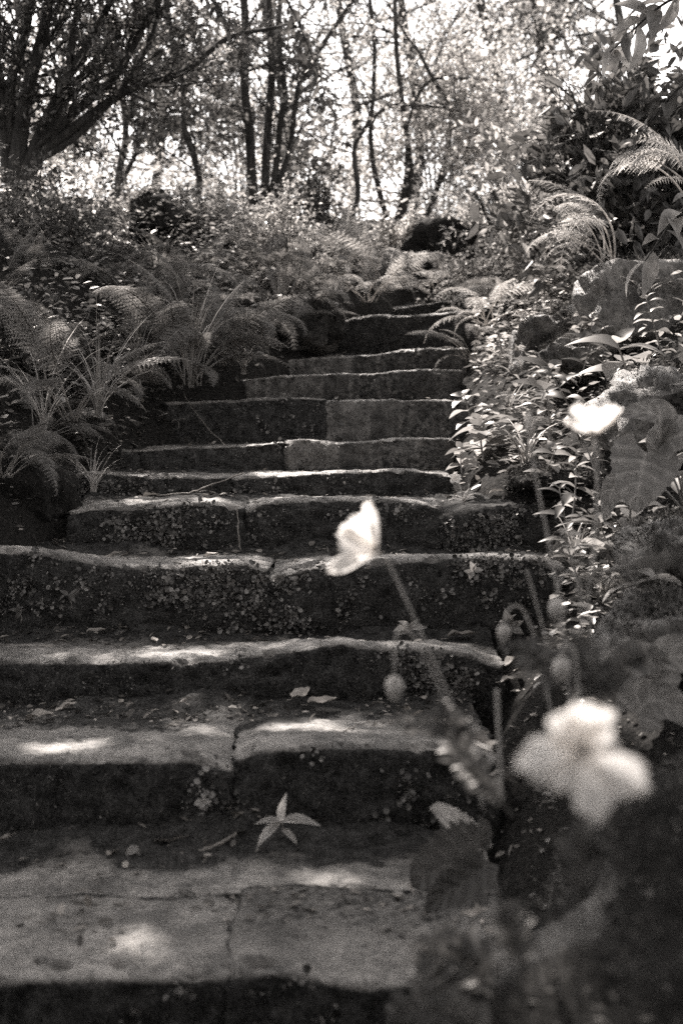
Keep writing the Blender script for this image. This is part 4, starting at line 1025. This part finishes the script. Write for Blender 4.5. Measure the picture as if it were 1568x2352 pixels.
seedling('dim seedling low at the left edge under the dipping step riser', at(50, 1430, 4.1), .04, 4, .036, .5, 3, (0, -.6, .8), azs=[.3, 1.6, 2.9, 4.3], m=M_LDARK)
seedling('bright three leaved seedling high on the right liverwort riser', at(1085, 1325, 4.1), .03, 5, .034, .6, 4, (0, -.8, .6), azs=[.0, 2.2, 4.6, 1.2, 3.3])
seedling('narrow leaved seedling on the densely crusted step block', at(265, 1225, 4.58), .05, 5, .04, .3, 5, (0, -.7, .8), azs=[.3, 2.9, 1.5, 3.6, 5.8], m=M_LDARK)
seedling('tiny lit seedling at the foot of the thin edged dark step', at(410, 985, 5.85), .035, 4, .04, .35, 6, (0, -.4, 1), azs=[.2, 2.8, 4.2, 1.3])
seedling('crouched seedling with curled leaves below the tall mossy step block', at(940, 1462, 4.12), .035, 5, .05, .4, 7, (0, -.6, .8), azs=[-.1, .5, 3.0, 2.4, 3.6])
seedling('rosette of broad toothed leaves at the right foot of the liverwort riser', at(1170, 1450, 4.1), .03, 6, .055, .6, 8, (0, -.6, .8))
seedling('little heart leaved seedling at the foot of the lowest tall riser', at(320, 1965, 2.98), .03, 2, .035, .6, 9, (0, -.6, .8), azs=[4.7, 3.6])
seedling('round leaved seedling halfway up the riser left of the star shaped seedling', at(470, 1850, 3.03), .02, 4, .022, .8, 10, (0, -.8, .6))

# grass
def grass(label, X, Y, d, n, L, spread, seed, m=None, w=.006, name='grass_tuft', droop=1.0, group='tufts of grass on the right bank'):
    r = np.random.default_rng(seed); mb = MB()
    for i in range(n):
        a = r.uniform(0, 2 * pi); l = L * r.uniform(.5, 1.1); out = spread * r.uniform(.3, 1.2)
        s = np.linspace(0, 1, 8); rad = out * s ** 1.6 * l; z = l * (s - droop * .45 * s ** 2.6 * r.uniform(.4, 1.3))
        P = np.stack([cos(a) * rad + r.uniform(-.01, .01), sin(a) * rad + r.uniform(-.01, .01), z], -1)
        sd = np.array([-sin(a), cos(a), 0]); ww = w * (1 - s ** 2) * r.uniform(.6, 1.1) + .0004
        V = np.stack([P + sd * ww[:, None] / 2, P - sd * ww[:, None] / 2], 1).reshape(-1, 3)
        F = np.array([[2 * q, 2 * q + 1, 2 * q + 3, 2 * q + 2] for q in range(7)]); mb.add(V, [F], r.random())
    o = mb.build(name, m or M_HERB); o.location = [float(q) for q in at(X, Y, d)]
    tag(o, label, 'grass tuft', group)
grass('tall upright clump of broad grass blades right of the stained steps', 1205, 1080, 5.0, 26, .26, .7, 1, w=.010, m=M_LPALE_SUN)
grass('fine grass tuft between the rear rocks, high on the right bank', 1490, 660, 6.1, 40, .22, .9, 2, m=M_LPALE_SUN)
grass('pale straw tuft left of the grass tuft between the rear rocks', 1400, 690, 6.2, 34, .16, 1.0, 3, m=M_LPALE_SUN)
grass('wiry lit tuft at the foot of the pale rounded rock', 1385, 1370, 3.7, 60, .11, 1.1, 4, w=.003, m=M_LPALE_SUN)
grass('matted grass hanging over the face of the squared rock', 1480, 690, 5.6, 70, .16, 1.2, 5, w=.004, droop=2.0)
grass('thin grass tuft left of the tall broad bladed clump', 1165, 960, 5.6, 22, .20, .8, 6)
grass('grass blades beside the herb under the high poppy flower', 1320, 1300, 4.05, 20, .22, .5, 7)
grass('short tuft on the flat mossy ledge stone', 1275, 1130, 4.65, 20, .10, .9, 8)
grass('low tuft at the right edge on the sloping rock', 1540, 900, 4.7, 50, .12, 1.1, 9, w=.004)

LG = 'tall grasses and bare stalks on the left bank'
for i, a in enumerate([('pale bare stalks rising from the large left fern', 440, 890, 5.75, 34, .62, .55, .006), ('thin lit stalks standing beside the small dense bush', 640, 720, 7.1, 26, .42, .5, .005),
                       ('long arching grass hanging over the left ends of the low steps', 230, 960, 5.0, 34, .46, 1.0, .005), ('wispy grass at the left edge by the sparse fern', 100, 1000, 4.8, 30, .46, .8, .005),
                       ('drooping dry grass below the sparse left fern', 215, 1130, 4.75, 26, .22, 1.2, .003), ('grassy stalks in the shade left of the large fern', 320, 900, 5.8, 30, .55, .6, .005),
                       ('tall grass among the ferns under the black rounded boulder', 360, 640, 7.6, 30, .40, .7, .006), ('leaning grass above the speckled step', 560, 860, 6.2, 24, .30, .9, .004)]):
    grass(*a[:7], 40 + i, w=a[7], m=M_STEM if i in (0, 1, 2, 5) else M_FERNP_SUN, group=LG, droop=.8)
# small white flower by the steps
r = np.random.default_rng(3); fb = at(1065, 1160, 4.62); root = empty('white_flower', fb, 'small sunlit white flower standing at the right end of the low steps', 'flower')
ms = MB(); tube(ms, smooth_path([[0, 0, 0], [-.01, 0, .05], [-.03, 0, .088]], 6), .0022, 6, tone=1); tube(ms, smooth_path([[0, 0, 0], [.012, 0, .04], [.016, 0, .07]], 6), .0018, 6, tone=1); ms.build('stem', M_STEM, root)
ml = MB(); leaves(ml, [[0, 0, .01]] * 5, [[1, 0, .9], [-1, -.4, .7], [.6, -.6, .4], [-.9, .3, .25], [.3, -.3, 1]], [[0, 0, 1]] * 5, .055, .012, T_LNG, 1.0); ml.build('leaves', M_LPALE_SUN, root)
for k in range(5):
    pm = MB(); a = k * 2 * pi / 5 + .3
    leaves(pm, [[-.03, 0, .088]], [[cos(a), -.45, sin(a) * .9]], [[0, -1, .4]], .024, .017, T_RND, 1.0); pm.build('petal', M_PETAL, root)

# ------------------------------------------------------------------ broad heart shaped leaves
def heart_leaf(ctr_pts, width, seed, fold=.18, toothed=.03, notch=.18):
    """midrib polyline (world), width in m -> leaf blade mesh"""
    nr = 46; mid = smooth_path(ctr_pts, nr); T = norm(np.gradient(mid, axis=0)); view = np.array([0, -1.0, .35]); S = norm(np.cross(T, view)); U = np.cross(S, T)
    if U[10] @ view < 0: U = -U
    u = np.linspace(0, 1, nr)
    w = width / 2 * (np.sin(np.clip(u * 1.0 + .02, 0, 1) ** .62 * pi) ** .62 * (1 - .35 * u)) * 1.15
    V = []; m = 21; v = np.linspace(-1, 1, m); r = np.random.default_rng(seed)
    for i in range(nr):
        saw = ((i * 1.0) % 4) / 3.0
        ed = 1 + toothed * (saw - .5) * 2 + .02 * r.normal()
        row = mid[i] + S[i] * (v[:, None] * w[i] * (1 + (ed - 1) * (np.abs(v) > .9))[:, None]) - T[i][None] * (notch * width * (np.abs(v)[:, None] ** 1.5) * (1 - u[i]) ** 3) \
            + U[i] * ((np.abs(v) ** 1.3)[:, None] * fold * w[i] + .016 * width * np.sin(np.abs(v) * 8 - u[i] * 34)[:, None])
        V.append(row)
    V = np.array(V).reshape(-1, 3); ids = np.arange(nr * m).reshape(nr, m)
    F = np.stack([ids[:-1, :-1], ids[1:, :-1], ids[1:, 1:], ids[:-1, 1:]], -1).reshape(-1, 4)
    vv = np.tile(np.abs(v), nr); veins = .45 + .5 * (vv < .06) + .35 * (np.sin(vv * 8 - np.repeat(u, m) * 34) > .8)
    mb = MB(); mb.add(V, [F], np.clip(veins, 0, 1)); return mb
bp = at(1560, 1120, 3.5); root = empty('broadleaf_plant', bp, 'plant with one huge hanging heart shaped leaf and arching side leaves', 'plant')
o = heart_leaf([at(1482, 1040, 3.42), at(1473, 1085, 3.39), at(1465, 1130, 3.37), at(1460, 1180, 3.37)], .160, 1, .10, .035, .26).build('leaf', M_BIG, root, origin=bp); o['label'] = 'huge hanging heart shaped leaf'
heart_leaf([at(1512, 1035, 3.45), at(1512, 960, 3.42), at(1465, 948, 3.40), at(1405, 955, 3.38)], .075, 2, .5).build('leaf', M_BIG, root, origin=bp)
heart_leaf([at(1510, 1020, 3.45), at(1560, 1000, 3.40), at(1600, 1010, 3.38), at(1650, 1030, 3.36)], .10, 3).build('leaf', M_BIG, root, origin=bp)
heart_leaf([at(1420, 1100, 3.55), at(1400, 1140, 3.55), at(1385, 1200, 3.55)], .06, 4).build('leaf', M_BIG, root, origin=bp)
ms = MB()
for q in [(1482, 1040), (1512, 1035), (1510, 1020), (1420, 1100)]:
    tube(ms, smooth_path([at(1575, 1180, 3.6), at((q[0] + 1575) / 2 + 8, (q[1] + 1120) / 2, 3.55), at(q[0], q[1], 3.45)], 8), .003, 6)
ms.build('stalks', M_STEM, root, origin=bp)
bp = at(1480, 1600, 2.7); root = empty('broadleaf_plant', bp, 'plant with smooth oval leaves bent over the dark hollow, lower right edge', 'plant')
for i, (pts, w) in enumerate([([(1415, 1535), (1460, 1515), (1510, 1525), (1530, 1570)], .07), ([(1500, 1560), (1540, 1510), (1590, 1520), (1600, 1580)], .08), ([(1460, 1640), (1490, 1610), (1540, 1620), (1600, 1680)], .10), ([(1420, 1540), (1430, 1500), (1470, 1470)], .04)]):
    heart_leaf([at(a, b, 2.65) for a, b in pts], w, 5 + i, .3).build('leaf', M_BIG, root, origin=bp)
ms = MB(); tube(ms, smooth_path([at(1480, 1680, 2.7), at(1470, 1620, 2.68), at(1415, 1535, 2.65)], 8), .003, 6); tube(ms, smooth_path([at(1480, 1680, 2.7), at(1500, 1600, 2.68), at(1500, 1560, 2.65)], 8), .003, 6); ms.build('stalks', M_STEM, root, origin=bp)

# leafy clump beside the lower steps
bp = at(1120, 2010, 2.45); root = empty('leafy_plant', bp, 'plant with broad lobed leaves lying over the right end of the paving slab', 'plant')
LV = [([(1110, 1950), (1060, 1900), (1010, 1862), (985, 1858)], .045, 2.5), ([(1100, 1960), (1040, 1985), (980, 2010), (945, 2040)], .12, 2.35), ([(1110, 1990), (1060, 2030), (1010, 2060), (975, 2100)], .07, 2.3),
      ([(1100, 1960), (1110, 1900), (1095, 1880)], .03, 2.5)]
ms = MB()
for i, (pts, w, dd) in enumerate(LV):
    heart_leaf([at(a, b, dd) for a, b in pts], w, 20 + i, .25, toothed=.09).build('leaf', M_LDARK if i else M_LPALE_SUN, root, origin=bp)  # first leaf lit, the others shaded, by choice of leaf colour
    tube(ms, smooth_path([at(1150, 2060, 2.4), at(1125, 2000, 2.42), at(pts[0][0], pts[0][1], dd)], 6), .0025, 5)
ms.build('stalks', M_STEM, root, origin=bp)

# ------------------------------------------------------------------ poppies
def petal(base, axis, out, L, Wd, cup, seed, n=12, m=11, ruff=.05):
    """one cupped ruffled petal: starts at base, leaves along out, curls toward axis"""
    r = np.random.default_rng(seed); axis = norm(axis); out = norm(out); side = norm(np.cross(axis, out))
    u = np.linspace(0, 1, n); v = np.linspace(-1, 1, m)
    w = Wd / 2 * (.12 + .88 * np.clip(u, 0, 1) ** .7) * (1 - np.clip(u, 0, .985) ** 5) ** .45 * 1.12
    V = []
    ph = r.uniform(0, 6, 3)
    for i in range(n):
        a = cup * u[i]; p = base + out * (L * np.sin(a) / max(a, .01) * u[i] if a > .01 else L * u[i]) + axis * (L * u[i] * (1 - cos(a)) / max(a, .01))
        lift = .22 * Wd * (v ** 2) * (.4 + .6 * cup) + ruff * Wd * u[i] ** 2 * (np.sin(v * 5 + ph[0]) + .6 * np.sin(v * 9 + ph[1]))
        V.append(p + side * (v * w[i])[:, None] + axis * lift[:, None] - out * ((.16 * L * u[i] ** 3) * v ** 2)[:, None] + out * (.05 * L * u[i] ** 3 * np.sin(v * 8 + ph[2]))[:, None])
    V = np.array(V).reshape(-1, 3); ids = np.arange(n * m).reshape(n, m)
    F = np.stack([ids[:-1, :-1], ids[1:, :-1], ids[1:, 1:], ids[:-1, 1:]], -1).reshape(-1, 4)
    mb = MB(); mb.add(V, [F], r.uniform(.5, 1)); return mb
def hairy(ms, P, r0, seed, n=90, hl=.004):
    tube(ms, P, r0, 7, tone=.7); r = np.random.default_rng(seed); k = n
    i = r.integers(0, len(P) - 1, k); f = r.random(k)[:, None]; p = P[i] * (1 - f) + P[i + 1] * f
    leaves(ms, p, rdirs(r, k), rdirs(r, k), hl * r.uniform(.6, 1.2, k), .0004, T_DIA, 1.0)
def bud(p, L, rad, axis, root, org, lab=None, part='bud'):
    mb = MB(); ax = norm(axis); u = np.linspace(0, 1, 12); prof = rad * np.sin(np.clip(u, .0, 1) ** .8 * pi) ** .7 + .0006
    tube(mb, p + ax * (u[:, None] * L), prof, 12, tone=.9); r = np.random.default_rng(int(abs(p[0]) * 1e4)); k = 120
    i = r.integers(1, 11, k); d = rdirs(r, k); d = norm(d - ax * (d @ ax)[:, None]); leaves(mb, p + ax * (u[i][:, None] * L) + d * (prof[i] * .95)[:, None], d, rdirs(r, k), .0035, .0005, T_DIA, 1)
    o = mb.build(part, M_BUD, root, origin=org)
    if lab: o['label'] = lab
def disp_path(pts, d, n=24):
    return smooth_path([at(p[0], p[1], p[2] if len(p) > 2 else d) for p in pts], n)
def stam(root, org, c, ax, seed, sz=.008):
    mb = MB(); r = np.random.default_rng(seed)
    for i in range(22):
        dv = norm(norm(ax) + rdirs(r, 1)[0] * .7); tube(mb, np.array([c, c + dv * sz]), .0005, 4, tone=1)
    tube(mb, np.array([c, c + norm(ax) * sz * .8]), [.002, .0025], 8, tone=.6)
    mb.build('stamens', M_STEM, root, origin=org)
PGR = 'white poppies leaning over the stairway'
# (1) white poppy with folded petals, middle of the picture
D1 = 1.75; org = at(1100, 1830, D1); root = empty('poppy', org, 'white poppy flower with folded petals nodding in front of the mossy step, bent stem', 'flower', PGR)
ms = MB(); hairy(ms, disp_path([(1110, 1860), (1085, 1760), (1035, 1610), (960, 1440), (905, 1320), (885, 1285)], D1), .0017, 1); ms.build('stem', M_PSTEM, root, origin=org)
c = at(868, 1262, D1); ax = np.array([-.55, -.72, .42])
px1 = D1 / FD
for i, (o_, L, Wd, cup) in enumerate([((-.12, .1, 1), 112, 44, .35), ((-.6, -.2, .8), 84, 96, .8), ((-.9, -.25, .2), 86, 96, .6), ((-.8, .0, -.40), 125, 62, .15), ((-.25, -.4, -.3), 60, 80, .5)]):
    petal(c, ax, np.array(o_) - 0 * ax, L * px1, Wd * px1, cup, 60 + i).build('petal', M_PETAL, root, origin=org)
stam(root, org, c, ax, 1)
# (2) bowl shaped poppy at the right
D2 = 1.85; org = at(1375, 1620, D2); root = empty('poppy', org, 'white bowl shaped poppy seen from the side beside the heart shaped leaf', 'flower', PGR)
ms = MB(); hairy(ms, disp_path([(1380, 1640), (1372, 1540), (1348, 1400), (1362, 1270), (1371, 1120), (1364, 1000)], D2), .0017, 2); ms.build('stem', M_PSTEM, root, origin=org)
c = at(1364, 1002, D2); ax = np.array([-.05, -.12, 1]); px2 = D2 / FD
for i, (o_, L, Wd, cup) in enumerate([((1, -.1, .52), 74, 90, .75), ((-1, -.15, .15), 72, 84, .6), ((.1, -1, .5), 62, 115, 1.1), ((-.1, 1, .5), 62, 115, 1.1)]):
    petal(c, ax, o_, L * px2, Wd * px2, cup, 70 + i, ruff=.07).build('petal', M_PETAL, root, origin=org)
stam(root, org, c, ax, 2)
# (3) the very blurred flower close to the lens
D3 = 1.0; org = at(1325, 2600, D3); root = empty('poppy', org, 'large very blurred white flower closest to the camera, petals hanging apart', 'flower', PGR)
ms = MB(); hairy(ms, disp_path([(1330, 2600), (1322, 2352), (1325, 2100), (1330, 1950), (1335, 1760)], 1.02), .0017, 3); ms.build('stem', M_LDARK, root, origin=org)
c = at(1336, 1722, D3); ax = np.array([.05, -1, .15]); px3 = D3 / FD
for i, (o_, L, Wd, cup) in enumerate([((-.14, 0, 1), 112, 190, .35), ((-.95, 0, -.20), 165, 130, .3), ((-.66, -.15, -.75), 128, 84, .5), ((.14, -.25, -1), 172, 116, .5), ((.80, -.1, -.52), 172, 118, .6), ((.75, .1, .55), 84, 120, .6), ((-.5, .1, .5), 95, 120, .4)]):
    petal(c, ax, o_, L * px3, Wd * px3, cup, 80 + i).build('petal', M_PETAL, root, origin=org)
stam(root, org, c, ax, 3)
# buds and spent stems
def stemmed(label, pts, d, seed, budspec=None, cat='bud', name='poppy_bud', r0=.0016, group='nodding poppy buds among the stems'):
    org = at(pts[0][0], pts[0][1], d); root = empty(name, org, label, cat, group)
    ms = MB(); P = disp_path(pts, d, 30); hairy(ms, P, r0, seed, 70, .003); ms.build('stem', M_PSTEM, root, origin=org)
    if budspec:
        bl, br, axx = budspec; bud(P[-1], bl * d / FD, br * d / FD, np.array(axx, float), root, org)
stemmed('hanging poppy bud on the left, in front of the humped step edge', [(1085, 1780), (1040, 1650), (985, 1530), (955, 1470), (925, 1440), (908, 1470), (905, 1550)], 1.75, 1, (64, 19, (.02, 0, -1)))
stemmed('hanging poppy bud at the right end of the tall mossy step block', [(1265, 1640), (1245, 1540), (1222, 1450), (1195, 1395), (1168, 1400), (1156, 1432)], 1.9, 2, (48, 14, (0, 0, -1)))
stemmed('hanging poppy bud under the hooked stem beside the wiry lit tuft', [(1330, 1640), (1335, 1500), (1332, 1370), (1318, 1318), (1295, 1318), (1282, 1345), (1278, 1372)], 1.85, 3, (56, 18, (-.02, 0, -1)))
stemmed('lowest hanging poppy bud directly above the large blurred flower', [(1310, 1690), (1325, 1580), (1318, 1500), (1300, 1480), (1288, 1508)], 1.6, 4, (64, 20, (.0, 0, -1)))
stemmed('tall thin poppy stem carrying an upright narrow bud', [(1310, 1640), (1285, 1400), (1258, 1240), (1232, 1110), (1216, 1010)], 1.9, 5, (66, 9, (-.03, 0, 1)), r0=.0018)
stemmed('short thick upright stalk at the right end of the second step', [(1150, 1830), (1145, 1700), (1140, 1585)], 1.8, 6, None, 'stem', 'flower_stalk', .0028)
stemmed('faint thin stalk between the mossy riser and the hooked stem', [(1275, 1560), (1240, 1420), (1208, 1310)], 1.9, 7, None, 'stem', 'flower_stalk', .0015)
# blurred poppy leaves near the lens
def lobed(label, pts, w, d, seed, n=7, m=None, name='poppy_leaf'):
    r = np.random.default_rng(seed); P = disp_path(pts, d, 16); mb = MB(); tube(mb, P, .0016, 5, tone=.7)
    for i in range(3, 16, 1):
        t = norm(P[min(15, i + 1)] - P[i - 1]); s = norm(np.cross(t, [0, -1, .3])); pr = sin(pi * min(1, (i - 2) / 14.) ** .8) + .15
        for sg in (-1, 1):
            L = w * d / FD * pr * r.uniform(.6, 1.1)
            leaves(mb, [P[i]], [s * sg + t * .6], [np.array([0, -.6, .8]) + r.normal(size=3) * .2], L, L * .5, T_LNG, r.random())
    o = mb.build(name, m or M_LDARK, recenter=tuple(P[0])); tag(o, label, 'leaf', 'blurred poppy leaves near the lens')
lobed('lobed leaf stretching left across the second step edge', [(1100, 1700), (1060, 1668), (980, 1660), (880, 1658)], 45, 1.6, 1)
lobed('lobed leaf spreading below the left hanging bud stem', [(1130, 1850), (1080, 1780), (1040, 1690), (1010, 1600)], 50, 1.6, 2)
lobed('lobed leaf crossing low between the buds', [(1380, 1640), (1330, 1560), (1250, 1520), (1160, 1480)], 60, 1.75, 3)
lobed('lobed leaf in the tangle above the big blurred flower', [(1390, 1640), (1370, 1580), (1340, 1520), (1310, 1450)], 60, 1.7, 4)
lobed('lobed leaf pointing to the lower right of the hooked stem', [(1300, 1620), (1390, 1570), (1440, 1520), (1480, 1500)], 50, 1.7, 5)
lobed('long very blurred leaf reaching the right edge below the heart shaped leaf', [(1340, 1345), (1420, 1310), (1500, 1290), (1640, 1255)], 26, 1.25, 6)
lobed('blurred narrow leaf left of the big blurred flower', [(1180, 1880), (1130, 1820), (1090, 1780), (1050, 1745)], 40, 1.5, 7)
lobed('blurred leaf against the dark boulder below the big flower', [(1330, 2080), (1335, 2000), (1345, 1950), (1370, 1930)], 70, 1.15, 8)
lobed('blurred leaf low in the dark right of centre', [(1150, 2300), (1100, 2240), (1040, 2200), (950, 2180)], 90, 1.5, 9)
lobed('blurred leaf at the bottom edge right of the lowest slab', [(1150, 2420), (1090, 2360), (1000, 2320), (900, 2330)], 90, 1.5, 10)
lobed('dim blurred leaf beside the bottom stem of the big flower', [(1200, 2250), (1190, 2180), (1170, 2120), (1150, 2080)], 60, 1.3, 11)
bush('blurred leafy tangle draped over the dark boulder at the lower right', 1400, 1990, 1.55, 430, 190, 61, n=22, per=9, L=.028, wf=.6, lm=M_HERB, spread=.03, name='creeping_plant', cat='plant', group=None, dep=.10, level=0, sublen=.10)
bush('blurred leafy shoots beside the right ends of the lowest slabs', 1190, 2180, 2.15, 330, 230, 62, n=22, per=12, L=.035, wf=.6, lm=M_HERB, spread=.03, name='creeping_plant', cat='plant', group=None, dep=.10, level=0, sublen=.10)

# ------------------------------------------------------------------ fallen leaves and twigs that can be counted
def fallen(label, X, Y, d, L, rz, seed, curl=.5, m=None, tilt=.2):
    r = np.random.default_rng(seed); n = 10; mm = 7; u = np.linspace(0, 1, n); v = np.linspace(-1, 1, mm); w = .26 * L * np.sin(np.clip(u, .03, .98) ** .8 * pi) ** .8
    V = []
    for i in range(n):
        V.append(np.stack([np.full(mm, (u[i] - .5) * L), v * w[i], .02 * L + curl * w[i] * np.abs(v) ** 1.4 * (1 + .5 * sin(i + seed)) + .12 * L * curl * sin(u[i] * 5 + seed) + .10 * L * (u[i] - .4) ** 2], -1))
    V = np.array(V).reshape(-1, 3); V[:, 2] += r.normal(size=len(V)) * .012 * L
    ids = np.arange(n * mm).reshape(n, mm); F = np.stack([ids[:-1, :-1], ids[1:, :-1], ids[1:, 1:], ids[:-1, 1:]], -1).reshape(-1, 4)
    mb = MB(); mb.add(V, [F], r.uniform(.45, 1)); tube(mb, np.array([[-.5 * L, 0, .02 * L], [-.75 * L, .03 * L, .05 * L]]), .0008, 5, .8)
    o = mb.build('fallen_leaf', m or M_DRY); p = at(X, Y, d); o.location = [float(q) for q in p]; o.rotation_euler = (r.uniform(-.3, .3), -tilt, rz)
    tag(o, label, 'fallen leaf', 'dead leaves fallen on the steps')
for i, a in enumerate([
    ('pale leaf flat at the foot of the humped step, below its dark centre', 740, 1612, 3.62, .075, .2), ('crumpled leaf left of the pale flat leaf', 690, 1595, 3.66, .08, 1.0),
    ('small leaf curled under the humped step riser, left of centre', 425, 1610, 3.6, .045, .6), ('grey leaf at the foot of the humped step near the left edge', 155, 1625, 3.62, .06, .4),
    ('folded leaf lying nearer the left edge below the humped step', 90, 1648, 3.5, .08, -.3), ('dark leaf midway along the sunlit second step', 400, 1668, 3.4, .035, .1),
    ('bright leaf flat on the third tread, under the wavy block', 222, 1450, 4.12, .055, .2), ('curled leaf on the third tread left of centre', 355, 1470, 4.0, .04, 2.0),
    ('upright little leaf on the third tread below the pale patch', 435, 1465, 4.05, .03, 1.4), ('curled leaf near the left edge on the third tread', 110, 1490, 3.95, .05, 2.6),
    ('large pale leaf on soil at the right end of the humped step', 1182, 1518, 3.72, .075, .7), ('smaller leaf below the large pale leaf on soil', 1170, 1562, 3.6, .05, .2),
    ('curved leaf at the foot of the tall mossy block', 1062, 1460, 4.1, .085, .1), ('leaf stuck upright in the gap above the lowest slabs', 1100, 1690, 3.1, .05, .3),
    ('white tipped leaf at the right end of the second step', 1110, 1705, 3.2, .07, 2.9), ('small white leaf caught on the upright stalk', 1142, 1776, 3.0, .035, .1),
    ('triangular leaf standing behind the lobed plant', 1097, 1905, 2.75, .04, 1.2), ('leaf on the paving slab below the star shaped seedling', 850, 1955, 3.0, .04, .8),
    ('small leaf at the foot of the riser, left of the heart leaved seedling', 262, 1958, 2.98, .045, 1.2), ('strip like leaf behind the heart leaved seedling', 400, 1935, 3.02, .09, .2),
    ('leaf at the left edge on the lowest tall riser foot', 15, 1925, 3.0, .05, .5), ('pale leaf in front of the liverwort step at its left', 262, 1275, 4.42, .05, .1),
    ('oblong leaf lying along the foot of the liverwort step', 480, 1278, 4.45, .06, .0), ('white leaf where the stick meets the low step', 345, 1140, 4.98, .06, -.2),
    ('bright leaf on the flat ledge right of the small white flower', 1140, 1130, 4.7, .05, .2), ('pale leaf between herbs left of the heart shaped leaf', 1320, 1060, 4.6, .04, 1.0),
    ('white leaf at the crack between slab and lobed plant', 1090, 2098, 2.45, .05, .1), ('tiny white leaf on the paving slab near the riser', 315, 2003, 2.85, .016, .1)]):
    fallen('dead ' + a[0], *a[1:], i + 1)
def twig(label, pts, r0):
    P = smooth_path([at(*q) for q in pts], 14); P = P + np.random.default_rng(len(label)).normal(size=P.shape) * .0015
    mb = MB(); tube(mb, P, np.linspace(r0, r0 * .5, 14), 6, tone=.5); o = mb.build('twig', M_DRY, recenter=tuple(P[0])); tag(o, label, 'twig', 'fallen twigs on the steps')
twig('forked stick lying against the low dark step block', [(360, 1140, 4.98), (440, 1130, 4.95), (470, 1120, 4.93), (560, 1085, 4.98)], .004)
twig('upright twig in the joint of the liverwort step blocks', [(552, 1272, 4.6), (548, 1220, 4.6), (545, 1160, 4.63)], .003)
twig('dark stick below the star shaped seedling', [(450, 1960, 2.98), (500, 1940, 2.99), (545, 1915, 3.0)], .006)
twig('thin bent stick on the second step, right half', [(770, 1690, 3.2), (820, 1665, 3.35), (880, 1655, 3.4)], .002)
twig('long straight bare stalk leaning on the speckled step', [(520, 1025, 5.38), (470, 975, 5.6), (420, 900, 5.8)], .002)
twig('curly root crawling over the lowest right slab', [(800, 2210, 2.45), (815, 2160, 2.55), (870, 2120, 2.65), (900, 2125, 2.65)], .004)
twig('short curved rootlet beside the lobed plant', [(1040, 2200, 2.4), (1030, 2160, 2.45), (1045, 2110, 2.5)], .003)
